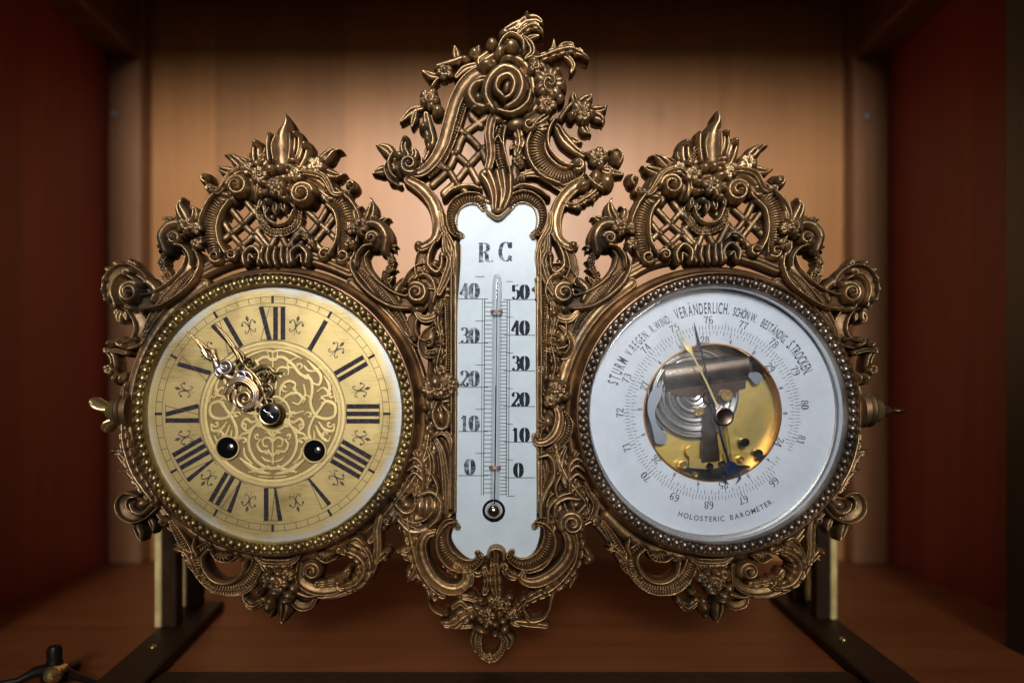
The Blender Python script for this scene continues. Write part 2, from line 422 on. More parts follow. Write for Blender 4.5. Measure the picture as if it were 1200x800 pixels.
def bronze(name, bright, mid, dark, r0=.43, r1=.62):
    m = mat(name, mid, .4, .90)
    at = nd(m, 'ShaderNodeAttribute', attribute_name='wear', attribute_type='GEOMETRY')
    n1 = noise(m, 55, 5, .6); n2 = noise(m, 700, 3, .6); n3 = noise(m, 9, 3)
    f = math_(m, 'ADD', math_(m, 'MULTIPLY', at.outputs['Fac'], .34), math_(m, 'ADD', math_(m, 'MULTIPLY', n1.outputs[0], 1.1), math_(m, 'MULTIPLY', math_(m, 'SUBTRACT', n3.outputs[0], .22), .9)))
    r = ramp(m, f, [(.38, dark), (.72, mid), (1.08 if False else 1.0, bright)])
    n4 = noise(m, 26, 4, .6)
    g = ramp(m, n4.outputs[0], [(.55, 0.0), (.70, .75)])
    c = mixc(m, g.outputs[0], r.outputs[0], (dark[0]*.8+.02, dark[1]*1.0+.03, dark[2]*1.2+.03))
    ln(m, c, pb(m).inputs['Base Color'])
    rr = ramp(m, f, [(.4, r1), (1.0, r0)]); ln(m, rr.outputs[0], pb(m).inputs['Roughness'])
    bump(m, math_(m, 'ADD', n2.outputs[0], noise(m, 180, 3).outputs[0]), .0001, .2)
    return m
M = {}
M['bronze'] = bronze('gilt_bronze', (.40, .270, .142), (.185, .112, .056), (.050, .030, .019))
M['bronze2'] = bronze('gilt_bronze_dark', (.38, .235, .11), (.17, .096, .042), (.045, .026, .015))
M['bead_brass'] = bronze('aged_brass', (.50, .39, .18), (.28, .20, .085), (.10, .06, .03), .30, .48)
M['bead_dark'] = bronze('blackened_brass', (.30, .24, .19), (.14, .105, .08), (.05, .04, .034), .32, .5)
M['rim'] = bronze('bezel_bronze', (.34, .21, .12), (.16, .09, .048), (.05, .03, .02), .28, .45)

def brass_dial(name, col, dark, blue=True):
    m = mat(name, col, .33, .82)
    t = nd(m, 'ShaderNodeTexCoord')
    mp = nd(m, 'ShaderNodeMapping'); ln(m, t.outputs['Object'], mp.inputs[0]); mp.inputs['Scale'].default_value = (1, 1, 22); mp.inputs['Rotation'].default_value = (0, math.radians(35), 0)
    n = noise(m, 120, 5, .65, mp.outputs[0]); n2 = noise(m, 24, 5, .6)
    f = math_(m, 'ADD', math_(m, 'MULTIPLY', n.outputs[0], .4), math_(m, 'MULTIPLY', n2.outputs[0], .8))
    r = ramp(m, f, [(.42, dark), (.60, col), (.80, tuple(min(1, c*1.12) for c in col))])
    out = r.outputs[0]
    if blue:   # silver-blue tint, stronger towards the edge of the plate
        g = nd(m, 'ShaderNodeVectorMath', operation='SUBTRACT'); ln(m, t.outputs['Object'], g.inputs[0]); g.inputs[1].default_value = blue
        l = nd(m, 'ShaderNodeVectorMath', operation='LENGTH'); ln(m, g.outputs[0], l.inputs[0])
        e = math_(m, 'ADD', l.outputs['Value'], math_(m, 'MULTIPLY', noise(m, 30, 4, .6).outputs[0], .014))
        k = ramp(m, math_(m, 'MULTIPLY', e, 10), [(.765, 0.0), (.80, .45), (.84, .95)])
        out = mixc(m, k.outputs[0], out, (.40, .47, .55))
    ln(m, out, pb(m).inputs['Base Color'])
    rr = ramp(m, f, [(.3, .62), (.8, .48)]); ln(m, rr.outputs[0], pb(m).inputs['Roughness'])
    bump(m, n.outputs[0], .00006, .5)
    return m
dcx, dcy = un(319.5, 484.5, 4)
M['dial'] = brass_dial('brushed_brass', (.49, .38, .165), (.25, .18, .07), (wx(dcx), -4*U, wz(dcy)))
M['strap'] = brass_dial('bright_brass', (.60, .47, .22), (.42, .31, .13), False)
M['ground'] = mat('etched_brass', (.25, .18, .075), .6, .7); bump(M['ground'], noise(M['ground'], 900, 2).outputs[0], .0002, .9)
M['inlay'] = mat('black_wax', (.035, .025, .035), .65, 0, .25); bump(M['inlay'], noise(M['inlay'], 1500, 3).outputs[0], .0001, .8)
_c = ramp(M['inlay'], noise(M['inlay'], 500, 4).outputs[0], [(.42, (.012, .008, .012)), (.62, (.035, .026, .032)), (.76, (.12, .09, .06))]); ln(M['inlay'], _c.outputs[0], pb(M['inlay']).inputs['Base Color'])
M['line'] = mat('engraved_line', (.06, .04, .025), .6)
M['rose'] = mat('rosy_steel', (.80, .60, .50), .36, 1.0)
_r = ramp(M['rose'], noise(M['rose'], 90, 3).outputs[0], [(.40, (.36, .24, .12)), (.52, (.56, .41, .25)), (.64, (.36, .33, .36))]); ln(M['rose'], _r.outputs[0], pb(M['rose']).inputs['Base Color'])
M['hourmetal'] = mat('dark_gilt', (.17, .12, .06), .34, 1.0)
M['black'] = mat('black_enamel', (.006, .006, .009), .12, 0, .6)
M['void'] = mat('dark_interior', (.004, .004, .005), .5, 0, 0.0)
M['brass'] = bronze('polished_brass', (.85, .66, .28), (.62, .44, .16), (.30, .19, .06), .18, .34)
M['steel'] = mat('bright_steel', (.66, .67, .68), .24, 1.0)
M['mercury'] = mat('mercury', (.62, .56, .54), .06, 1.0)

def enamel(name, col):
    m = mat(name, col, .42, 0, .16, Coat_Weight=.06, Coat_Roughness=.15)
    n = noise(m, 40, 5, .6); n2 = noise(m, 260, 3)
    r = ramp(m, math_(m, 'ADD', math_(m, 'MULTIPLY', n.outputs[0], .7), math_(m, 'MULTIPLY', n2.outputs[0], .3)), [(.35, tuple(c*.90 for c in col)), (.6, col)])
    ln(m, r.outputs[0], pb(m).inputs['Base Color']); bump(m, n.outputs[0], .0004, .25)
    return m
M['enamel'] = enamel('white_enamel', (.47, .55, .60))
M['paper'] = enamel('dial_enamel', (.68, .73, .80)); pb(M['paper']).inputs['Coat Weight'].default_value = .0; pb(M['paper']).inputs['Roughness'].default_value = .4
M['ink'] = mat('black_ink', (.02, .025, .04), .5, 0, .08)
_k = ramp(M['ink'], noise(M['ink'], 420, 4, .7).outputs[0], [(.58, (.010, .013, .022)), (.80, (.06, .08, .10))]); ln(M['ink'], _k.outputs[0], pb(M['ink']).inputs['Base Color'])
M['wornink'] = mat('worn_ink', (.03, .035, .05), .5, 0, .1)
_w = ramp(M['wornink'], noise(M['wornink'], 330, 5, .7).outputs[0], [(.44, (.02, .03, .045)), (.56, (.15, .18, .21)), (.68, (.36, .41, .44))]); ln(M['wornink'], _w.outputs[0], pb(M['wornink']).inputs['Base Color'])
M['ink2'] = mat('grey_ink', (.05, .055, .065), .5, 0, .08)
M['ink3'] = mat('faded_ink', (.045, .052, .065), .5, 0, .08)
M['wire'] = mat('copper_wire', (.25, .10, .05), .4, .8)
M['blued'] = mat('blued_steel', (.018, .03, .11), .30, .7)
M['goldhand'] = mat('gold_hand', (.92, .74, .30), .38, .35)
M['darksteel'] = mat('brown_steel', (.23, .17, .145), .22, 1.0)
M['movbrass'] = bronze('movement_brass', (.86, .69, .26), (.68, .49, .12), (.34, .21, .05), .28, .45)
M['roll'] = mat('spring_steel', (.40, .34, .30), .20, 1.0)
bump(M['roll'], noise(M['roll'], 400, 3).outputs[0], .0001, .3)
M['greymetal'] = mat('zinc', (.28, .32, .38), .35, .9)
M['copperrim'] = mat('copper_rim', (.62, .34, .14), .25, 1.0)

def clear(name, tint, gl=.06, refl=.02, dust=0.0):
    m = bpy.data.materials.new(name); m.use_nodes = True; nt = m.node_tree; nt.nodes.clear()
    o = nt.nodes.new('ShaderNodeOutputMaterial'); t = nt.nodes.new('ShaderNodeBsdfTransparent'); g = nt.nodes.new('ShaderNodeBsdfGlossy')
    lw = nt.nodes.new('ShaderNodeLayerWeight'); pw = nt.nodes.new('ShaderNodeMath'); pw.operation = 'POWER'; pw.inputs[1].default_value = 4.0
    f = nt.nodes.new('ShaderNodeMath'); f.operation = 'MULTIPLY_ADD'; f.inputs[1].default_value = .9; f.inputs[2].default_value = refl
    nt.links.new(lw.outputs['Facing'], pw.inputs[0]); nt.links.new(pw.outputs[0], f.inputs[0]); x = nt.nodes.new('ShaderNodeMixShader')
    t.inputs[0].default_value = (*tint, 1); g.inputs['Roughness'].default_value = gl
    nt.links.new(f.outputs[0], x.inputs[0]); nt.links.new(t.outputs[0], x.inputs[1]); nt.links.new(g.outputs[0], x.inputs[2])
    if dust:      # a faint film of dust and wipe marks
        df = nt.nodes.new('ShaderNodeBsdfDiffuse'); df.inputs[0].default_value = (.8, .82, .85, 1); y = nt.nodes.new('ShaderNodeMixShader')
        n = noise(m, 16, 5, .62, None, 1.2); r = ramp(m, n.outputs[0], [(.42, 0.0), (.72, dust)])
        nt.links.new(r.outputs[0], y.inputs[0]); nt.links.new(x.outputs[0], y.inputs[1]); nt.links.new(df.outputs[0], y.inputs[2]); x = y
    nt.links.new(x.outputs[0], o.inputs[0])
    return m
M['glass'] = clear('clear_glass', (.97, .98, .99), .04, .035, .055)
M['tube'] = clear('tube_glass', (.92, .92, .93), .05)

def wood(name, c1, c2, scale=1.0, axis='z', rough=.42, knots=False, planks=None):
    m = mat(name, c1, rough, 0, .4)
    t = nd(m, 'ShaderNodeTexCoord'); mp = nd(m, 'ShaderNodeMapping'); ln(m, t.outputs['Object'], mp.inputs[0])
    mp.inputs['Scale'].default_value = {'z': (14, 14, .8), 'x': (.8, 14, 14), 'y': (14, .8, 14)}[axis]
    n = noise(m, 3.2*scale, 6, .6, mp.outputs[0], 1.2); n2 = noise(m, 30*scale, 4, .6, mp.outputs[0])
    f = math_(m, 'ADD', math_(m, 'MULTIPLY', n.outputs[0], .8), math_(m, 'MULTIPLY', n2.outputs[0], .25))
    r = ramp(m, f, [(.36, c2), (.66, c1)]); out = r.outputs[0]
    if knots:
        v = nd(m, 'ShaderNodeTexVoronoi'); mk = nd(m, 'ShaderNodeMapping'); ln(m, t.outputs['Object'], mk.inputs[0])
        mk.inputs['Scale'].default_value = {'z': (5, 5, 2.6), 'x': (2.6, 6, 6), 'y': (5, 2.6, 5)}[axis]; mk.inputs['Location'].default_value = (.37, .2, .61)
        ln(m, mk.outputs[0], v.inputs['Vector']); v.inputs['Scale'].default_value = 1.3
        k = ramp(m, v.outputs['Distance'], [(.03, 1.0), (.085, 0.0)]); out = mixc(m, math_(m, 'MULTIPLY', k.outputs[0], .75), out, tuple(c*.3 for c in c2))
    if planks:
        s_ = nd(m, 'ShaderNodeSeparateXYZ'); ln(m, t.outputs['Object'], s_.inputs[0])
        q = math_(m, 'FRACT', math_(m, 'ADD', math_(m, 'DIVIDE', s_.outputs['X'], planks), 20.31))
        fl = math_(m, 'FLOOR', math_(m, 'ADD', math_(m, 'DIVIDE', s_.outputs['X'], planks), 20.31))
        wn_ = nd(m, 'ShaderNodeTexWhiteNoise', noise_dimensions='1D'); ln(m, fl, wn_.inputs['W'])
        out = mixc(m, 1.0, out, ramp(m, wn_.outputs['Value'], [(0, .80), (1, 1.0)]).outputs[0], 'MULTIPLY')
        e = ramp(m, q, [(0.0, .55), (.018, 1.0)]); out = mixc(m, 1.0, out, e.outputs[0], 'MULTIPLY')
    ln(m, out, pb(m).inputs['Base Color']); bump(m, n2.outputs[0], .0004, .3)
    return m
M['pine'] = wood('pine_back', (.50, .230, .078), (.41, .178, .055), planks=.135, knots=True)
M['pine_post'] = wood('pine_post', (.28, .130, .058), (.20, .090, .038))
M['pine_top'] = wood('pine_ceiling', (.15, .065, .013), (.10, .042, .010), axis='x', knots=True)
M['shelf'] = wood('shelf_board', (.22, .070, .020), (.15, .044, .012), axis='x', rough=.45, knots=True)
M['red'] = wood('red_panel', (.29, .045, .022), (.19, .028, .014), scale=.7, rough=.5)
M['stile'] = wood('dark_stile', (.040, .026, .012), (.026, .016, .008))
M['stand'] = wood('dark_stand', (.032, .016, .008), (.020, .010, .005), axis='y', rough=.5); pb(M['stand']).inputs['Specular IOR Level'].default_value = .15
M['edge'] = mat('brass_strip', (.66, .52, .22), .45, .3)
_e = ramp(M['edge'], noise(M['edge'], 60, 4).outputs[0], [(.4, (.62, .49, .20)), (.62, (.86, .70, .32))]); ln(M['edge'], _e.outputs[0], pb(M['edge']).inputs['Base Color'])
M['screw'] = mat('zinc_screw', (.25, .28, .32), .4, .9)
M['blackiron'] = mat('black_iron', (.010, .007, .005), .42, .1, .25)
# ------------------------------------------------------------------ cabinet (the setting)
BY = 0.331; XL, XR = -0.415, 0.395; ZF, ZC = -0.160, 0.480; FY = -0.005
cab = tag(empty('display_cabinet', (0, 0.15, ZF)), 'pine display cabinet with dark red side panels enclosing the ornate gilt clock', 'cabinet')
def cpart(name, m, boxes, bev=0.0):
    b = MB()
    for q in boxes: b.box(*q, bev)
    o = b.build(name, m, cab); o.location = (-cab.location[0], -cab.location[1], -cab.location[2]); return o
cpart('back_panel', M['pine'], [(XL-.01, XR+.01, BY, BY+.012, ZF-.02, ZC+.01)])
cpart('side_panel', M['red'], [(XL-.012, XL, FY+.06, BY-.0005, ZF, ZC)])
cpart('side_panel', M['red'], [(XR, XR+.012, FY+.06, BY-.0005, ZF, ZC)])
cpart('shelf', M['shelf'], [(XL-.02, XR+.02, -.045, BY-.0005, ZF-.018, ZF-.0001)], .001)
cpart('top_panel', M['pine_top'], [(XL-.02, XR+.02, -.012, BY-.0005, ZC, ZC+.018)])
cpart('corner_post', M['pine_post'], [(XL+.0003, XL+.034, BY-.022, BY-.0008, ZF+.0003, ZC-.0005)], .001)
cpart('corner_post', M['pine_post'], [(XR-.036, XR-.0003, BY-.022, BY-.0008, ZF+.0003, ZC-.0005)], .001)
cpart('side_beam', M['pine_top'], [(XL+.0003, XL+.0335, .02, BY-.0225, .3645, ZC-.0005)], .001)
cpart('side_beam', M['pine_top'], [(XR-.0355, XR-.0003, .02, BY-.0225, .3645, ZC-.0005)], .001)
cpart('shade_board', M['pine_top'], [(XL-.02, XR+.02, -.012, .012, .400, ZC-.0005)], .001)  # unseen board added to throw the soft shadow along the back panel's top
cpart('front_stile', M['stile'], [(.3365, .40, .038, .062, ZF-.018, ZC+.018)], .001)
cpart('front_stile', M['stile'], [(-.435, -.365, .038, .062, ZF-.018, ZC+.018)], .001)
for sx, sy in ((133, 134), (1017, 136)):
    d = D*U+BY-.022
    b = MB(); x = (sx-CX)/D*d; z = (CY-sy)/D*d
    b.lathe([(0, BY-.0238), (.0024, BY-.0236), (.0034, BY-.0228), (.0036, BY-.0220)], x, z, 20)
    o = b.build('screw', M['screw'], cab); o.location = (-cab.location[0], -cab.location[1], -cab.location[2])

# ------------------------------------------------------------------ display stand
st = tag(empty('display_stand', (0, 0.1, ZF)), 'dark wooden stand with brass-edged uprights and a front bar under the gilt clock set', 'stand')
def spart(name, m, mb):
    o = mb.build(name, m, st); o.location = (-st.location[0], -st.location[1], -st.location[2]); return o
def skew(mb, ang, px, py):
    a = math.radians(ang); mb.v = [(px+(x-px)*math.cos(a)-(y-py)*math.sin(a), py+(x-px)*math.sin(a)+(y-py)*math.cos(a), z) for x, y, z in mb.v]; return mb
for sgn, x0, ang, yb, cols, scr in ((-1, -.2205, 7.9, .146, ((.078, -.2448), (.129, -.2516)), (-.2273, .0376)), (1, .2195, -4.4, .172, ((.096, .2370), (.146, .2405)), (.222, .052))):
    b = MB(); b.box(x0-.0137, x0+.0137, -.032, yb, ZF+.0002, ZF+.0075, .0010); spart('foot_rail', M['stand'], skew(b, ang, x0, 0))
    for yc, xe in cols:
        b = MB(); xi = xe-sgn*.0030; xo = xe-sgn*.0125; b.box(min(xi, xo), max(xi, xo), yc, yc+.011, ZF+.0077, ZF+.215, .0008); spart('upright', M['stand'], b)
        b = MB(); b.box(xe-.0024, xe+.0024, yc-.001, yc+.009, ZF+.0077+(0.0 if yc > .1 else 0), ZF+.213, .0008); spart('brass_edge', M['edge'], b)
    b = MB(); b.sphere((scr[0], scr[1], ZF+.0082), .0026, sy=1, sz=.6); spart('screw', M['brass'], b)
b = MB(); b.box(-.2060, .2045, -.030, .0088, ZF+.0003, ZF+.0036, .0008); spart('front_bar', M['stand'], b)

# ------------------------------------------------------------------ small instrument at the lower left
si = tag(empty('table_instrument', (-.266, -.008, ZF)), 'small black iron instrument with a brass knob standing at the lower left of the shelf', 'instrument')
def ipart(name, m, mb):
    o = mb.build(name, m, si); o.location = tuple(-c for c in si.location); return o
bx, by = -.266, -.008
b = MB()
b.lathe([(0, .0), (.0072, 0), (.0075, .004), (.0050, .007), (.0040, .013), (.0042, .0175), (.0032, .0200), (0, .0206)], (bx-.0022, by+.012, ZF+.0004), None, 28, axis='z')
ipart('pillar', M['blackiron'], b)
b = MB()
for s_ in (-1, 1):
    b.tube([(bx-.002, by+.010, ZF+.0075), (bx-.002+s_*.009, by+.008, ZF+.0066), (bx+s_*.018, by+.004, ZF+(.0030 if s_ < 0 else .0045)), (bx+s_*.034, by-.004, ZF+(.0022 if s_ < 0 else .0040))], [.0042, .0030, .0019, .0016], 14)
b.tube([(bx, by+.008, ZF+.004), (bx, by+.03, ZF+.003)], [.004, .0025], 14)
ipart('foot', M['blackiron'], b)
b = MB(); b.lathe([(0, by-.0085), (.0026, by-.0078), (.0047, by-.005), (.0050, by-.003), (.0034, by+.001), (.003, by+.006)], bx+.0072, ZF+.0095, 32); ipart('knob', M['brass'], b)
# ------------------------------------------------------------------ the weather station
ROOT = (-.0075, .012, -.145)
ws = tag(empty('clock_and_weather_station', ROOT), 'ornate gilt bronze rococo clock, thermometer and barometer joined in one casting on the stand', 'clock')
def part(name, me_or_mb, m, parent=None):
    if isinstance(me_or_mb, (MB, Flat)): o = me_or_mb.build(name, m, parent or ws)
    else: o = link(name, me_or_mb, m, parent or ws)
    if parent is None: o.location = tuple(-c for c in ROOT)
    return o
def rot2(p, c, a):
    a = math.radians(a); x, y = p[0]-c[0], p[1]-c[1]; return (c[0]+x*math.cos(a)-y*math.sin(a), c[1]+x*math.sin(a)+y*math.cos(a))

# ---- crest over a dial (drawn on the clock side)
def make_crest():
    R = Relief(222, 120, 440, 330); R.hb = -22
    # foot band following the bezel
    R.stroke([(236, 318), (262, 306), (290, 300), (322, 298), (354, 300), (382, 306), (410, 318)], 9, -10, 'bundle')
    # ribbed side horns
    R.stroke([(268, 226), (255, 240), (248, 258), (247, 278), (252, 300)], [10, 13, 14, 13, 8], [-2, 0, 0, -2, -4], 'ribs')
    R.stroke([(386, 228), (399, 238), (407, 256), (408, 276), (402, 298)], [10, 13, 14.5, 13, 8], [-2, 0, 0, -2, -4], 'ribs')
    R.stroke([(270, 236), (260, 250), (257, 268), (259, 284), (266, 298)], 3.4, 1, 'round')
    R.stroke([(384, 240), (393, 250), (396, 266), (394, 284), (386, 298)], 3.4, 1, 'round')
    R.stroke([(259, 222), (245, 238), (237, 256), (235, 272)], [3, 3.4, 3, 1], 1, 'round')
    R.stroke([(394, 222), (410, 234), (420, 250), (423, 268)], [3, 3.4, 3, 1], 1, 'round')
    # lattice
    for a in ([(258, 254), (271, 273), (288, 292)], [(266, 240), (285, 262), (297, 274), (316, 294)], [(300, 246), (285, 262), (271, 273), (258, 284)], [(318, 254), (297, 274), (278, 292)], [(288, 236), (300, 252), (312, 262)],
              [(392, 254), (378, 272), (361, 292)], [(386, 240), (373, 261), (361, 275), (346, 290)], [(352, 240), (373, 261), (386, 273), (396, 284)], [(336, 250), (361, 275), (376, 292)], [(300, 270), (314, 288)], [(352, 266), (338, 290)], [(326, 270), (336, 290)], [(326, 270), (316, 290)]):
        R.stroke(a, 3.5, -9, 'soft', -14)
    for p in ((285, 261), (271, 273), (297, 274), (281, 287), (373, 261), (386, 272), (361, 275), (343, 288)): R.blob(p, 2.9, h=-6, hb=-13)
    # hanging crescent
    R.stroke([(304, 246), (307, 262), (318, 272), (333, 272), (347, 264), (351, 248)], [4, 5, 5.5, 5.5, 5, 4], -4, 'ribs', lobes=(6, .25, 0))
    R.stroke([(310, 244), (314, 257), (325, 264), (338, 261), (345, 248)], 3.2, 0, 'round')
    # roll mouldings over the bezel
    for c, r, a0, d in (((253, 301), 11, 40, 1), ((402, 300), 11, 140, -1), ((273, 299), 10, 200, 1), ((381, 298), 11, -20, -1)):
        R.volute(c, r, 1.25, a0, d, h=2, prof='round')
    for x, y, q in ((296, 300, 1), (352, 300, -1)):
        R.stroke([(x-8*q, y+9), (x-9*q, y-2), (x, y-11), (x+9*q, y-4), (x+8*q, y+8)], 4.2, 2, 'round'); R.stroke([(x-3*q, y+8), (x-2*q, y-1), (x+3*q, y+3)], 2.6, 0, 'round')
    for k in range(5): R.stroke([(310+k*7.5, 310), (307+k*8, 302), (310+k*7.3, 291)], [3.6, 5.2, 3.6], 2-abs(k-2)*.6, 'round')
    R.stroke([(344, 284), (352, 277), (362, 282), (368, 291)], [2, 4, 4, 2], 1, 'acan')
    R.stroke([(409, 306), (420, 300), (424, 290)], [6, 5, 2], 0, 'leaf')
    # dome
    R.stroke([(262, 226), (276, 210), (300, 203), (325, 201), (350, 204), (372, 212), (387, 226)], [13, 15, 16, 16, 16, 15, 12], [-2, 1, 2, 3, 2, 1, -2], 'bundle')
    R.blob((322, 222), 34, 22, h=2); R.blob((286, 218), 20, 17, h=2); R.blob((352, 224), 22, 18, h=2)
    R.stroke([(246, 224), (258, 224), (272, 205), (292, 200), (304, 216), (300, 232)], [3, 5, 6, 6, 5, 3], [4, 7, 9, 9, 8, 6], 'bundle')
    R.volute((279, 219), 18, 1.6, -170, 1, w=4.6, h=12)
    R.stroke([(404, 226), (392, 226), (380, 208), (356, 203), (338, 216), (340, 236)], [3, 5, 6, 6, 5, 3], [4, 7, 9, 9, 8, 6], 'bundle')
    R.volute((355, 228), 19, 1.8, -20, -1, w=4.8, h=13)
    # outer curls
    R.stroke([(268, 230), (256, 228), (246, 221)], [10, 8, 5], 0, 'acan'); R.volute((241, 209), 8.5, 1.2, 100, 1, w=3.2, h=2)
    R.stroke([(384, 226), (396, 230), (406, 227)], [10, 8, 5], 0, 'acan'); R.volute((411.5, 217), 8.8, 1.2, 80, -1, w=3.4, h=2)
    # garland
    R.leaf((284, 196), (261, 181), 6.5, 2, .12); R.leaf((276, 202), (252, 192), 6.8, 3, -.1); R.leaf((290, 192), (276, 184), 5, 3)
    R.leaf((374, 192), (401, 175), 7, 2, -.12); R.leaf((378, 194), (392, 176), 5, 1, -.1); R.leaf((376, 198), (405, 202), 7, 3, .16)
    R.leaf((350, 200), (378, 214), 6, 4)
    R.flower((369, 193), 10.5, 5, 10, 8, 0); R.flower((289, 196), 8, 5, 30, 7, 0)
    R.rose((303, 204), 10, 11, 0); R.flower((323, 219), 12, 5, -90, 15, 2); R.flower((345, 204), 9, 5, 20, 11, 0)
    for c, rx, ry, a, h in (((316, 197), 6, 6, 0, 13), ((327, 196), 6, 6, 0, 13), ((309, 214), 8, 4.5, 8, 13), ((333, 208), 9, 5, -5, 14), ((306, 226), 5, 4, 0, 12), ((312, 236), 5, 4, 20, 11), ((334, 233), 5, 4, 0, 12), ((300, 191), 5, 4, 0, 9), ((340, 194), 6, 3.5, 12, 9), ((342, 188), 6, 3, 5, 7), ((337, 222), 4, 4, 0, 13), ((311, 226), 3.5, 3.5, 0, 14), ((328, 230), 4, 3.5, 0, 14)):
        R.blob(c, rx, ry, a, h, 0)
    for a, b, w in (((306, 234), (303, 247), 4), ((314, 236), (312, 250), 5), ((323, 238), (323, 253), 5), ((332, 236), (334, 250), 5), ((340, 234), (346, 245), 4)): R.leaf(a, b, w, 6, 0, -16)
    R.stroke([(304, 190), (318, 180), (334, 180), (348, 188)], [3, 5, 5, 3], 8, 'ribs')
    # flame leaf at the top
    R.stroke([(331, 192), (331, 174), (333, 159), (338.5, 147), (337, 136)], [14, 14.5, 11.5, 7, 1.2], [7, 8, 8, 9, 9], 'round')
    R.stroke([(324, 190), (322, 174), (326, 160)], [2.6, 3, 1.2], 7.5, 'round'); R.stroke([(340, 188), (342, 172), (341, 158)], [2.5, 3, 1], 7.5, 'round')
    R.stroke([(317, 192), (316, 174), (317, 160)], [3.4, 4, 4], 8, 'round'); R.blob((317, 160), 4.8, h=9)
    R.stroke([(343, 190), (348, 174), (348, 159)], [5, 6.5, 5], 8, 'leaf'); R.blob((347.5, 159.5), 5.2, h=9)
    R.stroke([(350, 194), (355, 182), (358, 171)], [7, 8, 6.5], 7, 'leaf'); R.blob((358, 171), 6.4, h=9)
    R.stroke([(304, 196), (301, 184), (301, 171)], [8, 8.5, 6.5], 7, 'leaf'); R.blob((301, 170), 6.6, h=9); R.stroke([(309, 194), (313, 184), (312, 176)], [5, 5, 3], 6, 'leaf')
    R.leaf((296, 190), (291, 178), 4, 3)
    return R.mesh('crest', -30)

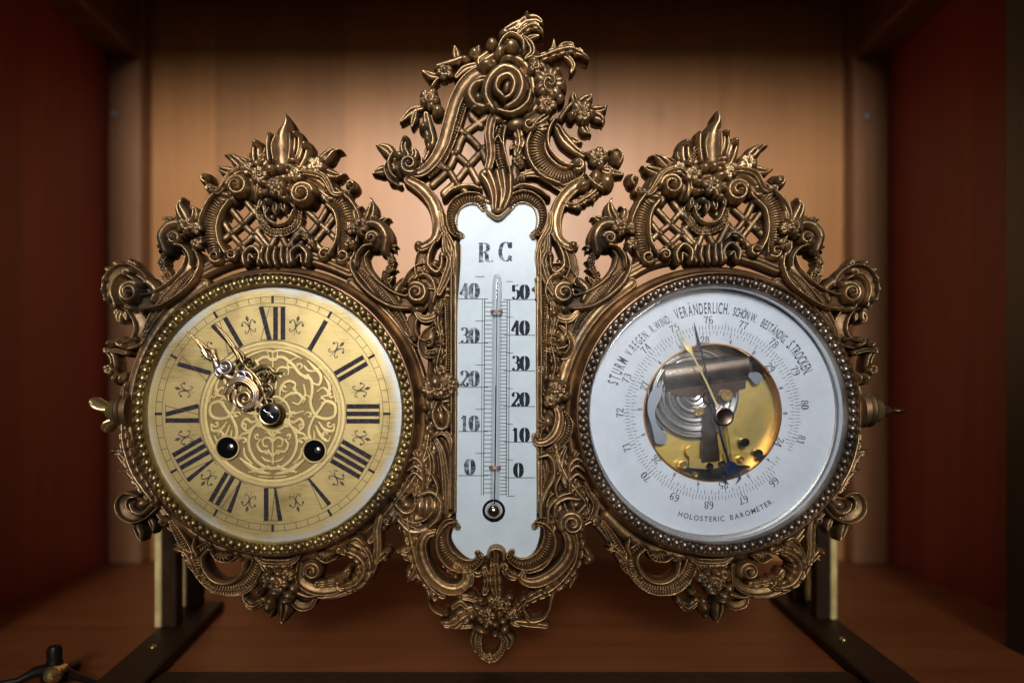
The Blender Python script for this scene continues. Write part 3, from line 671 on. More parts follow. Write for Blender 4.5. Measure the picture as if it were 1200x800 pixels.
# ---- scrolled wing beside a dial (drawn on the left of the clock)
def make_wing():
    R = Relief(100, 215, 270, 660); R.hb = -24
    # outer rim band hugging the bezel
    R.stroke([(240, 332), (205, 360), (178, 396), (160, 440), (152, 480), (155, 520), (168, 560), (186, 594), (204, 616)], 7, -10, 'rim')
    R.stroke([(232, 312), (215, 330), (196, 352), (180, 372), (170, 392)], [3, 6, 7, 6, 3], -4, 'ribs')
    # broad descending scroll
    R.stroke([(214, 288), (224, 300), (221, 318), (207, 336), (184, 351), (160, 354)], [5, 9, 11, 11.5, 11, 8], [-4, -2, 0, 1, 1, 0], 'hollow')
    R.stroke([(230, 296), (234, 312), (225, 332), (206, 349), (186, 360), (166, 362)], [2.5, 3, 3, 3, 3, 2.5], [-2, 0, 2, 3, 3, 2], 'round')
    # serrated inner leaf
    R.stroke([(200, 294), (191, 302), (191, 314), (198, 326), (193, 338), (180, 343), (172, 339)], [3, 4.5, 5, 5.2, 5, 4, 1.5], -3, 'ribs', lobes=(8, .35, 0))
    R.leaf((193, 306), (183, 306), 3, -3); R.leaf((196, 318), (184, 315), 3, -3); R.leaf((194, 332), (186, 322), 3.4, -3)
    # upper hump with volute and flowers
    R.stroke([(194, 294), (191, 278), (200, 265), (214, 264), (224, 274)], [6, 8, 8, 7, 5], [0, 4, 5, 4, 2], 'round')
    R.blob((207, 281), 15, 14, h=3); R.volute((206, 280), 12.5, 1.3, 200, 1, w=4.2, h=8)
    R.stroke([(206, 288), (216, 290), (224, 300), (226, 312)], [2, 3, 3, 2], 6, 'round')
    R.leaf((198, 292), (182, 288), 4.5, -3, .1); R.leaf((192, 286), (185, 296), 3.2, -5)
    R.leaf((220, 262), (214, 231), 7.5, -1, -.16); R.leaf((224, 262), (222, 240), 6, 1, .25); R.leaf((230, 260), (233, 245), 5, -1)
    R.leaf((206, 264), (189, 255), 5.5, 0, .1); R.leaf((202, 268), (193, 266), 4, -2); R.leaf((210, 260), (203, 253), 4.5, 2)
    R.flower((217, 264), 11, 5, 15, 8, -6); R.rose((229, 267), 8, 7, -6); R.flower((230, 285), 8, 5, 50, 8, -6); R.blob((217, 277), 4, 3.5, 0, 9); R.blob((209, 258), 4, h=5)
    # great outer volute
    R.blob((151, 342), 20, 22, h=-6); R.volute((154, 343), 17.5, 1.7, -60, -1, w=4.6, h=6)
    R.stroke([(172, 332), (165, 322), (152, 314), (138, 316), (128, 328), (126, 345), (130, 358)], [3, 5, 6, 6, 6, 5, 2], [0, 0, 1, 1, 1, 0, -2], 'hollow')
    R.stroke([(160, 328), (148, 322), (138, 328), (134, 342), (138, 356)], [2, 3, 3.2, 3, 2], 3, 'round')
    R.volute((150, 320), 7.5, 1.2, -30, -1, w=2.6, h=5)
    for c, rx, ry, a in (((137, 309), 7, 6, 20), ((128, 317), 6, 5.5, 50), ((124.5, 328), 5, 6, 0), ((122, 340), 4.5, 6, 0), ((126, 352), 5, 5.5, -20)): R.blob(c, rx, ry, a, -2)
    R.leaf((152, 316), (150, 302), 4.5, -2, .12); R.leaf((158, 318), (157, 306), 3.5, -3)
    R.stroke([(176, 330), (184, 340), (180, 352)], [6, 7, 4], -4, 'round')
    R.blob((155, 362), 9, 5, 10, 4)
    # S strand below
    R.stroke([(148, 358), (160, 370), (165, 384), (160, 398), (148, 404), (140, 402)], [3, 6.5, 8, 7.5, 6, 4], [-2, 0, 0, 0, 1, 2], 'hollow')
    R.volute((142, 400), 8, 1.2, 60, 1, w=2.8, h=3); R.blob((158.5, 397), 3.2, h=4)
    R.leaf((140, 366), (143, 379), 5, -4, .2); R.leaf((137, 362), (137, 374), 3.5, -5); R.leaf((146, 366), (148, 378), 3, -5)
    R.blob((131, 402), 6, 5.2, 40, 1); R.volute((130, 402), 6, 1, 0, 1, w=2.2, h=3)
    R.stroke([(122, 411), (134, 410), (147, 413)], [2, 3.5, 3.5], 0, 'leaf')
    R.stroke([(123, 410), (130, 418), (133, 428), (134, 438)], [3, 5, 4, 3], -2, 'leaf')
    R.blob((127, 433), 6.5, 6, 0, -1); R.flower((126, 433), 6.5, 5, 0, 1, -10, False)
    R.blob((136, 443), 4.6, 8, 8, 0); R.blob((144, 444), 4.6, 9, 8, 1); R.blob((149, 452), 4, 8, 0, -4)
    R.stroke([(148, 450), (146, 466), (144, 480), (144, 498)], [4, 8, 9, 6], -10, 'bundle')
    # lower leaf
    R.stroke([(143, 496), (145, 515), (150, 536), (159, 556), (170, 572), (181, 586)], [3, 6, 8, 9, 9, 6], [-6, -3, -2, 0, 1, 1], 'acan')
    R.stroke([(154, 552), (148, 538), (140, 530), (129, 528)], [5, 4.6, 4, .8], -2, 'acan'); R.stroke([(166, 572), (157, 558), (150, 552), (139, 551)], [5, 4.6, 3.5, .8], -2, 'acan')
    R.stroke([(131, 529), (140, 533), (148, 546)], [1, 3, 3], -4, 'leaf')
    # lower crescent
    R.stroke([(158, 582), (147, 580), (141, 589), (144, 600), (156, 607), (170, 603), (181, 594)], [2, 4.6, 6, 6.5, 6.5, 6, 4], [0, 1, 2, 3, 3, 3, 2], 'hollow')
    R.stroke([(156, 588), (160, 598), (170, 600), (181, 590)], [2, 4.5, 5, 4], 4, 'round'); R.blob((170, 590), 10, 8, -20, 1)
    R.volute((192, 610), 7.5, 1.2, 120, -1, w=2.8, h=1)
    R.stroke([(165, 608), (160, 616), (163, 625), (166, 633)], [4, 6.5, 5.5, 1.5], -3, 'leaf'); R.leaf((162, 612), (156, 620), 3.5, -5); R.leaf((174, 606), (178, 626), 4, -4, -.15)
    R.stroke([(198, 612), (206, 622), (216, 634)], [4, 5, 5], -6, 'leaf')
    return R

# ---- apron below a dial (drawn on the clock side)
def make_apron():
    R = Relief(190, 590, 470, 745); R.hb = -18
    R.stroke([(206, 604), (232, 628), (268, 646), (320, 653), (370, 646), (410, 626), (440, 600), (452, 584)], 8, -6, 'round')
    # left loop
    R.stroke([(244, 638), (233, 648), (234, 664), (246, 680), (264, 688), (284, 685), (297, 672), (303, 655), (300, 644)], [5, 8, 9, 9, 9, 9, 9, 8, 5], -1, 'ribs')
    R.stroke([(246, 642), (238, 652), (241, 668), (254, 680), (270, 681), (283, 672), (287, 658)], 3.4, 3, 'round')
    R.stroke([(235, 672), (246, 688), (264, 694), (286, 692), (300, 682)], [1.5, 3.5, 4.5, 4.5, 2], 0, 'ribs', lobes=(7, .3, -1))
    R.fan((262, 646), 14, 10, 170, 6, 3); R.stroke([(249, 646), (256, 655), (270, 658), (279, 652)], 2, 4, 'round')
    R.blob((281, 655), 4, h=3); R.blob((248, 643), 4, 3, 0, 4)
    R.stroke([(234, 674), (226, 664), (222, 652), (217, 640), (208, 624), (200, 612)], [2, 5, 7, 6, 5, 3], -1, 'ribs')
    R.stroke([(226, 662), (219, 650), (212, 645), (202, 643.5)], [4, 6, 5, 1], 0, 'acan'); R.stroke([(222, 650), (215, 640), (205, 637)], [4, 4, 1], -2, 'acan')
    R.stroke([(232, 650), (228, 640), (230, 630)], [3, 3.5, 2], 1, 'round')
    R.blob((234.5, 668), 3, h=3); R.blob((242, 676.5), 4, 3.2, 30, 4)
    # right loop
    R.stroke([(352, 664), (354, 682), (370, 692), (390, 692), (408, 686)], [4, 5.5, 6, 6, 4], [2, 3, 3, 3, 1], 'hollow')
    R.volute((366, 669), 15, 1.9, 150, 1, w=3.8, h=6)
    R.stroke([(372, 684), (388, 682), (402, 677), (408, 668)], [4, 4.5, 5, 4], 1, 'acan')
    R.stroke([(397, 644), (412, 646), (424, 654), (427, 668), (418, 682), (402, 687), (394, 683)], [4, 7, 9, 10, 9, 6, 4], [2, 3, 4, 4, 4, 4, 4], 'acan')
    R.volute((398, 682), 6, 1, 0, -1, w=2.4, h=6)
    R.fan((382, 645), 13, 10, 170, 6, 3); R.stroke([(371, 651), (382, 658), (394, 653)], 2, 4, 'round')
    R.stroke([(414, 634), (424, 638), (432, 650), (434, 664), (428, 680)], [4, 6, 6, 5, 2], 0, 'bundle')
    R.volute((404, 645), 6, 1, 180, 1, w=2.4, h=5); R.stroke([(412, 632), (420, 630), (428, 638)], [3, 4, 2], 3, 'round')
    R.stroke([(446, 606), (443, 622), (443, 644), (438, 664), (424, 684), (400, 696), (378, 700), (368, 696)], [5, 6, 5, 4.5, 4, 3.5, 3, 1], -2, 'rim')
    R.stroke([(440, 662), (447, 653), (454, 646)], [2, 4.5, 5], 0, 'leaf'); R.blob((454.5, 646), 4.6, h=1); R.blob((452, 655), 4, 3, 30, -1)
    R.stroke([(300, 650), (312, 658), (340, 658), (350, 650)], [5, 7, 7, 5], 0, 'bundle')
    for k in range(5): R.leaf((325+(k-2)*3, 676), (325+(k-2)*11, 655), 4.5, 3, 0)
    # flower cluster
    R.rose((325, 684), 13, 9, -6); R.flower((312, 678), 9, 5, 20, 8, -6); R.flower((336, 674), 9, 5, 40, 8, -6)
    for c, rx, ry, a, h in (((314, 672), 5, 4.5, 0, 11), ((327, 671), 7, 5, 15, 11), ((311, 685), 5, 5, 0, 10), ((343, 690), 6, 7, 30, 7), ((321, 694), 9, 5, 10, 9), ((337, 698), 8, 7, 20, 7), ((334, 704), 8, 4, 0, 8)): R.blob(c, rx, ry, a, h, -6)
    R.blob((303, 693), 6, h=3); R.blob((303, 692), 3.6, h=6)
    R.blob((315, 711), 8, 10.5, -15, 6); R.stroke([(332, 700), (333, 712), (330, 727)], [5, 8.5, 2.5], 5, 'leaf'); R.leaf((314, 704), (317, 725), 6, 7, 0)
    R.stroke([(308, 704), (298, 710), (289, 705), (285, 697)], [4, 6, 5, 1], 0, 'acan')
    R.stroke([(342, 702), (352, 710), (364, 708), (371, 698)], [4, 5, 4.5, 1.5], 0, 'hollow')
    R.stroke([(350, 694), (362, 698), (372, 697)], [4, 3, 2], -2, 'round')
    return R.mesh('apron', -26)

# ---- thermometer frame
def make_therm_top():
    R = Relief(428, 0, 745, 262); R.hb = -18
    # lattice
    for a in ([(570, 138), (546, 157), (535, 180), (525, 199), (508, 216)], [(568, 172), (549, 194), (534, 213), (520, 226)], [(526, 146), (546, 157), (563, 175), (570, 190)], [(516, 172), (535, 180), (549, 194), (560, 212)], [(506, 190), (525, 199), (537, 216), (545, 224)], [(563, 146), (552, 134), (560, 126)]):
        R.stroke(a, 4.0, -5, 'soft', -10)
    for p in ((546, 157), (535, 180), (525, 199), (549, 194), (561, 174), (535, 213)): R.blob(p, 3.2, h=-2, hb=-9)
    # long sweeping scroll on the left
    R.stroke([(583, 92), (563, 86), (546, 98), (534, 120), (526, 146), (518, 172), (506, 192), (492, 203), (478, 202)], [5, 8, 9, 9, 9, 9, 8, 7, 5], [2, 2, 2, 2, 1, 0, 0, 1, 2], 'rim')
    R.stroke([(588, 104), (570, 96), (553, 106), (543, 126), (536, 148), (527, 172), (516, 194), (503, 208)], [2.5, 3.5, 4, 4, 4, 4, 3.5, 2], 0, 'ribs')
    R.blob((478, 196), 18, 16, h=-2); R.volute((479, 193), 15, 1.5, 60, 1, w=4.2, h=6)
    R.stroke([(462, 186), (454, 196), (458, 208), (468, 216)], [3, 5, 5, 3], 2, 'hollow'); R.stroke([(462, 180), (456, 190), (459, 203), (466, 211)], [2, 2.6, 2.6, 2], 4, 'round')
    R.stroke([(462, 186), (455, 176), (442, 171)], [5, 7, 1], 0, 'leaf'); R.stroke([(476, 182), (473, 172), (474, 162)], [6, 5, 4.5], 2, 'leaf'); R.blob((474, 163), 4.6, h=3)
    R.stroke([(482, 190), (487, 182), (486, 177)], [5, 4.5, 4], 2, 'leaf'); R.stroke([(459, 196), (448, 199), (437, 203)], [6, 6.5, 1.5], 0, 'leaf'); R.blob((460, 214), 5, 3.6, 20, -2); R.blob((468, 182), 8, 6, 10, 3)
    # trailing flowers on its outer side
    R.stroke([(500, 134), (503, 152), (506, 166), (498, 186)], [4, 7, 5, 3], -2, 'leaf'); R.blob((497, 149), 6.5, 7.5, 10, 2); R.blob((501, 163), 5, 7, -20, 1); R.blob((503, 172), 4, 6, -10, 0)
    R.flower((503, 115), 12.5, 5, 10, 4, -12); R.blob((501, 121), 5, h=7); R.blob((513, 129), 7, 9, 30, 3); R.blob((509, 109), 4, 8, 0, 3)
    R.stroke([(495, 126), (483, 129), (470, 142)], [3, 6, 2], -2, 'leaf'); R.stroke([(486, 130), (484, 139), (482, 149)], [2, 4.6, 1.6], -2, 'leaf')
    R.stroke([(506, 103), (512, 96), (520, 90)], 2.2, -4, 'round')
    R.flower((521, 84), 10, 5, 30, 3, -10); R.blob((522, 84), 5, 7, 0, 6); R.stroke([(514, 89), (505, 88), (495, 82)], [4, 5, 1.2], -2, 'leaf')
    R.stroke([(512, 78), (528, 74), (544, 68)], [4, 5, 4], -2, 'round'); R.stroke([(535, 72), (534, 62), (532, 53)], [4, 5.5, .8], -1, 'leaf'); R.blob((545, 70), 7, 4.5, -8, 0)
    R.stroke([(534, 90), (544, 80), (556, 76)], [3, 5, 4], -3, 'leaf'); R.blob((557, 62), 8, 7, -20, 1); R.leaf((556, 66), (562, 52), 5, 3)
    # crowning cluster
    R.stroke([(566, 74), (580, 66), (600, 60), (618, 68), (630, 86), (634, 108), (626, 130), (606, 140), (582, 136)], [11, 14, 15, 15, 17, 18, 18, 16, 12], -2, 'bundle')
    R.blob((596, 104), 34, 34, h=2, fn=lambda q, th, u, v: np.sqrt(1-q*q)*(.86+.14*np.cos(th*9+q*6)))
    R.stroke([(574, 128), (558, 124), (550, 112), (556, 100), (570, 96)], [5, 8, 9, 7, 4], [4, 6, 7, 7, 5], 'round'); R.blob((562, 116), 8, 10, 0, 12); R.blob((572, 126), 7, 6, 20, 12); R.blob((556, 128), 6, 4, 0, 5)
    R.stroke([(578, 128), (570, 112), (574, 94), (590, 82), (606, 88), (612, 104), (606, 120), (594, 128)], [5, 7, 8, 8.5, 8.5, 8.5, 8, 6], [10, 13, 16, 18, 19, 19, 18, 16], 'round')
    R.stroke([(590, 114), (582, 104), (585, 92), (596, 88), (603, 97), (600, 110), (592, 116)], [2.4, 3.4, 4, 4, 4, 3.4, 2.4], 17, 'round', hb=4); R.blob((594, 102), 5, 8, 10, 12, 0)
    R.stroke([(584, 132), (600, 134), (616, 124), (622, 108)], [3, 4.5, 4.5, 3], 14, 'round')
    for c, rx, ry, a, h in (((571, 75), 11, 8.5, -8, 14), ((597, 70), 11, 6.5, 3, 16), ((577, 50), 8, 8, 0, 9), ((599, 53), 11, 10, 0, 12), ((592, 38), 8, 5.5, 0, 6), ((586, 60), 6, 9, 30, 10), ((615, 107), 6, 6, 0, 15), ((616, 92), 5, 6, -30, 12), ((617, 124), 8, 7, 0, 10), ((625, 72), 6, 5, 20, 8), ((604, 145), 12, 8, -10, 4), ((582, 140), 9, 6, 10, 3)):
        R.blob(c, rx, ry, a, h, -8)
    R.blob((596, 52), 5, 4.5, 0, 14); R.stroke([(584, 58), (590, 48), (600, 42), (612, 50), (614, 62)], [2.5, 3, 3.2, 3.2, 2.5], 11, 'round')
    R.stroke([(614, 44), (622, 54), (624, 64), (616, 70)], [2, 5, 5, 2], 7, 'leaf')
    R.stroke([(592, 36), (602, 30), (612, 24), (616, 19)], [4, 6, 5, 3], 2, 'leaf'); R.stroke([(606, 34), (616, 24), (628, 22), (635, 26)], [4, 6, 6.5, 3], 3, 'leaf'); R.blob((617, 18), 3.6, h=4)
    R.stroke([(606, 46), (616, 36), (626, 32), (634, 37), (636, 42)], [4, 5.5, 5.5, 4, 1.5], 5, 'acan'); R.stroke([(612, 50), (622, 44), (632, 42)], [3, 4, 1.5], 5, 'leaf')
    R.rose((644, 97), 19, 13, -8); R.flower((628, 78), 9, 5, 0, 9, -8); R.rose((641, 122), 12, 8, -8, 1.5); R.blob((655, 84), 7, 6, 20, 6); R.blob((660, 100), 5, 9, 0, 5); R.blob((656, 116), 6, 8, 30, 4)
    R.stroke([(622, 72), (638, 68), (652, 62), (668, 58), (679, 62), (688, 69)], [3, 5, 6, 6, 5, 2.5], 2, 'acan'); R.stroke([(640, 68), (648, 58), (649, 46)], [3, 4, 1.2], 0, 'leaf'); R.stroke([(650, 62), (660, 52), (671, 51)], [3, 5, 2], 0, 'leaf')
    R.stroke([(656, 64), (666, 68), (671, 76), (669, 84)], [2, 3.5, 3.5, 1.5], -1, 'leaf'); R.blob((684, 67), 4.5, 3.5, 20, 2)
    R.volute((620, 147), 10, 1.3, 0, 1, w=3.4, h=9); R.leaf((628, 144), (646, 132), 6, 5); R.leaf((632, 150), (652, 146), 6, 3)
    R.stroke([(560, 128), (590, 148), (612, 156)], [6, 8, 5], -4, 'round')
    # strap down the middle left
    R.stroke([(590, 140), (578, 138), (573, 156), (575, 180), (571, 200)], [5, 6, 6, 6, 5], [2, 4, 3, 0, 0], 'rim')
    R.stroke([(588, 150), (584, 166), (586, 186), (594, 208)], [5, 6.5, 6, 6], 1, 'ribs'); R.stroke([(579, 168), (584, 162), (588, 170)], 2.2, 4, 'round'); R.stroke([(592, 150), (590, 170), (596, 196), (600, 212)], [2, 2.4, 2.4, 2], 3, 'round')
    # pendant
    R.stroke([(606, 154), (608, 168), (605, 182)], [5, 7, 4], 0, 'acan'); R.leaf((606, 166), (597, 176), 4, -1); R.flower((607, 190), 8, 5, 0, 4, -10); R.blob((612, 194), 4.5, h=6); R.leaf((606, 182), (617, 187), 3, 0)
    R.stroke([(603, 196), (603, 208), (610, 218)], [6, 9, 7], 0, 'round'); R.volute((611, 211), 8, 1.2, 150, 1, w=2.8, h=5)
    R.stroke([(612, 206), (628, 204), (642, 212), (656, 222)], [4, 6, 5.5, 4], -1, 'rim')
    # shell above the plate
    for k in range(5):
        R.stroke([(565+k*8.2, 206-(k in (1, 2, 3))*4), (572+k*6.5, 216), (577+k*5.0, 230), (578+k*3.2, 246)], [5, 5.6, 4.4, 3], 6-abs(k-2), 'round')
    R.blob((568, 203), 8, 7, 0, 2); R.stroke([(560, 232), (580, 240), (600, 238)], 6, -2, 'round')
    R.blob((585, 249), 12, 6.5, -8, 6); R.stroke([(572, 250), (584, 256), (597, 247)], [3, 3.6, 3], 8, 'round'); R.leaf((584, 250), (583, 261), 4, 5)
    # right hand ribbed scroll
    R.stroke([(634, 150), (628, 168), (630, 184), (641, 199), (658, 207), (676, 203)], [11, 13, 14, 14, 12.5, 8], [0, 1, 2, 2, 2, 3], 'ribs')
    R.stroke([(650, 140), (643, 154), (643, 172), (652, 186), (664, 194), (672, 195)], 3, 4, 'round'); R.stroke([(622, 156), (617, 172), (622, 192), (636, 208), (656, 217)], 3, 3, 'round')
    R.volute((677, 193), 11, 1.5, 120, -1, w=4, h=7)
    R.stroke([(646, 142), (654, 150), (661, 162), (672, 174), (684, 182)], [3, 6, 7.5, 6, 4], 0, 'leaf'); R.stroke([(656, 140), (664, 128), (672, 120)], 4, -4, 'round')
    R.leaf((668, 160), (683, 166), 4.5, -1, .1)
    R.flower((683, 131), 15, 5, 15, 4, -12); R.rose((684, 135), 8.5, 9, -6); R.blob((671, 135), 6, 8, 10, 3)
    R.leaf((680, 120), (693, 108), 6.5, 0, .15); R.leaf((676, 118), (672, 108), 5, 0); R.leaf((694, 128), (712, 122), 6, 1, .2); R.leaf((694, 134), (707, 146), 7, 0, -.2); R.leaf((683, 146), (693, 157), 5.5, 0, .15)
    R.flower((701, 184), 12.5, 5, -80, 8, -8); R.blob((722, 184), 9, 10, 0, 0); R.stroke([(714, 178), (724, 176), (729, 184), (725, 192)], 2.6, 3, 'round'); R.blob((720, 185), 4, 6, 0, 4); R.blob((688, 182), 5, 4, 0, 2)
    R.stroke([(708, 200), (718, 202), (729, 204)], [4, 5.5, 3], 0, 'leaf'); R.leaf((712, 194), (720, 206), 4, 1)
    R.blob((711, 212), 11, 11, 0, 4); R.blob((698, 208), 8, 12, 15, 6); R.blob((684, 217), 11, 7, -25, 5); R.stroke([(686, 206), (696, 216), (706, 222)], [2, 3, 2], 7, 'round')
    R.stroke([(704, 216), (696, 226), (684, 234), (672, 240), (660, 238)], [4, 6, 6, 6, 3], 0, 'acan', lobes=(9, .35, 0)); R.leaf((694, 226), (695, 238), 4, -2); R.blob((678, 243), 5, 5, 0, -1)
    return R

def make_therm_body():
    R = Relief(455, 196, 725, 640); R.hb = -20
    for sx in (0, 1):
        mir = (lambda x: x) if sx == 0 else (lambda x: 1163-x)
        m = lambda pts: [(mir(x), y) for x, y in pts]
        # long S stem
        R.stroke(m([(478, 212), (494, 222), (507, 238), (513, 260), (509, 280), (496, 290), (490, 288)]), [6, 8, 8, 8, 8, 6, 5], [0, 0, 1, 1, 1, 2, 2], 'rim'); R.blob(m([(491, 287)])[0], 6.5, h=4)
        R.stroke(m([(500, 286), (493, 302), (492, 318), (500, 332), (514, 336)]), [5, 6.5, 7, 7, 5], 1, 'hollow')
        R.stroke(m([(511, 284), (504, 298), (503, 312), (512, 320), (518, 312), (518, 296)]), [2, 3.6, 4, 4, 3.4, 2], 3, 'round')
        R.stroke(m([(521, 276), (522, 292), (527, 308), (522, 328), (514, 344)]), [5, 6, 7.5, 7.5, 5], 2, 'bundle')
        R.stroke(m([(517, 250), (519, 268), (528, 284), (533, 300), (532, 322)]), [4, 6, 6, 5, 3], 2, 'bundle')
        R.blob(m([(519, 300)])[0], 6, 7, 0, 4)
        # C scroll at the upper corner of the plate
        R.stroke(m([(541, 276), (532, 270), (529, 254), (534, 240), (547, 232), (560, 234), (566, 243)]), [3.4, 6, 8, 8.5, 8.5, 8, 5], [6, 5, 4, 4, 4, 5, 6], 'ribs'); R.blob(m([(538, 276)])[0], 4.4, h=8)
        R.stroke(m([(520, 232), (532, 222), (550, 218), (562, 222)]), [3, 4, 4, 3], 2, 'round')
        # backing of the side
        R.stroke(m([(514, 330), (518, 380), (518, 440), (516, 500), (518, 560), (514, 610)]), [14, 15, 17, 19, 18, 16], -10, 'bundle')
        R.stroke(m([(534.5, 284), (534.5, 400), (534.5, 500), (533.5, 598)]), 3.9, -1, 'round'); R.stroke(m([(529, 290), (529, 400), (529, 500), (528.5, 596)]), 2.2, 1, 'round')
        R.stroke(m([(525, 348), (526, 400), (526, 440)]), 3.6, 1, 'ribs')
        R.stroke(m([(517, 352), (513, 375), (517, 400), (512, 428), (518, 446)]), [3, 6, 4, 6, 3], 1, 'acan', lobes=(10, .35, 0))
        # open drop leaf between
        R.stroke(m([(507, 380), (496, 392), (493, 406), (501, 416), (511, 412), (514, 398)]), [2.4, 4, 4.6, 5, 4, 2], 1, 'hollow'); R.blob(m([(508, 414)])[0], 4.6, h=4); R.blob(m([(504, 398)])[0], 8, 13, 15 if sx == 0 else -15, -4)
        R.stroke(m([(487, 366), (496, 374), (508, 372), (516, 362)]), [3, 5, 5, 3], 0, 'rim'); R.blob(m([(515, 367)])[0], 6, h=4)
    # left middle
    R.rose((512, 454), 14, 9, -4); R.flower((522, 450), 15, 5, 0, 6, -8); R.flower((504, 456), 12, 5, 30, 9, -6); R.blob((510, 447), 7, 8, 0, 12, 0)
    R.stroke([(521, 440), (534, 448), (532, 464), (520, 468)], [3, 5, 5, 3], 7, 'hollow')
    R.stroke([(512, 472), (507, 486), (513, 501), (523, 500), (526, 486), (518, 474)], [3, 3.6, 4, 4.2, 3.6, 2.6], 6, 'round'); R.blob((517, 488), 8, 13, -12, 3); R.leaf((514, 476), (519, 497), 5, 5)
    R.blob((498, 478), 6, 6, 0, 3); R.blob((500, 490), 5.5, 7, 0, 3); R.blob((505, 506), 7, 6, 20, 3)
    R.stroke([(506, 512), (518, 506), (527, 514), (528, 530)], [3, 5, 4.5, 2], 5, 'bundle')
    R.stroke([(510, 514), (517, 530), (521, 552), (522, 578), (522, 598)], [4, 6, 6.5, 6, 5], 3, 'bundle'); R.volute((525, 602), 6.5, 1, 0, 1, w=2.4, h=6)
    # right middle
    R.flower((655, 458), 15, 5, 30, 8, -6); R.rose((650, 454), 9, 12, -2); R.flower((646, 470), 9, 5, 0, 9, -6); R.blob((662, 452), 5, 9, -20, 9); R.stroke([(632, 440), (634, 455), (640, 464)], [3, 5, 3], 4, 'leaf')
    R.stroke([(650, 474), (656, 486), (653, 504), (642, 516), (630, 518), (627, 510)], [4, 5.5, 6.5, 6.5, 5, 4], [4, 5, 6, 7, 8, 8], 'rim'); R.volute((631, 511), 7, 1.2, 40, 1, w=2.6, h=9)
    R.stroke([(660, 484), (666, 496), (662, 512), (650, 524), (640, 528)], [3, 5.5, 6, 5.5, 2], 3, 'ribs'); R.fan((640, 496), 13, 60, 300, 6, 4); R.blob((641, 494), 7, 10, 0, 7); R.blob((659, 478), 5, 5, 0, 5)
    R.stroke([(632, 536), (642, 534), (649, 544), (648, 560), (640, 576), (634, 592), (634, 606)], [3, 4.5, 4.5, 4.5, 4.5, 4, 3], 5, 'round'); R.stroke([(634, 544), (635, 560), (634, 578)], [3, 4.5, 2], 3, 'ribs'); R.stroke([(652, 530), (657, 545), (660, 560), (668, 574)], [2.4, 4, 4, 2], 3, 'leaf')
    # lower outer leaves
    for sx in (0, 1):
        mir = (lambda x: x) if sx == 0 else (lambda x: 1163-x)
        m = lambda pts: [(mir(x), y) for x, y in pts]
        R.stroke(m([(484, 528), (492, 545), (496, 562), (492, 578)]), [4, 8, 9, 7], 1, 'acan'); R.stroke(m([(500, 524), (505, 536), (506, 552), (500, 570)]), [3, 5, 5, 3], 3, 'leaf')
        for y in (540, 549, 558): R.stroke(m([(478, y+2), (487, y-4), (495, y+4), (496, y+16)]), [2, 4, 4, 2], 4, 'round')
        R.stroke(m([(507, 556), (513, 570), (511, 584)]), [3, 3.6, 3], 5, 'round')
        R.stroke(m([(474, 574), (484, 572), (490, 582), (487, 594), (478, 602), (470, 606)]), [3, 5, 5.5, 5.5, 5, 3], 4, 'hollow')
    R.blob((501, 594), 18, 17, 0, 4, fn=lambda q, th, u, v: np.sqrt(1-q*q)*(.8+.2*np.abs(np.cos(u*5.2))))
    R.stroke([(490, 580), (506, 576), (516, 588), (514, 606), (504, 616)], [3, 4.5, 5, 5, 3], 7, 'round'); R.stroke([(470, 592), (477, 608), (492, 616)], [4, 6, 4], 2, 'hollow')
    R.volute((670, 612), 19, 2.0, 150, 1, w=4.6, h=8); R.stroke([(650, 606), (652, 592), (664, 584), (680, 586)], [3, 4.4, 4.4, 2.4], 6, 'round'); R.stroke([(642, 612), (644, 594), (656, 580), (670, 576)], [3, 4, 4, 2], 4, 'round')
    R.stroke([(688, 574), (698, 590), (694, 606), (684, 614)], [3, 5, 5, 3], 3, 'hollow')
    R.stroke([(455+12, 610), (480, 622), (494, 622), (508, 614)], [4, 6, 7, 5], -2, 'round')
    return R

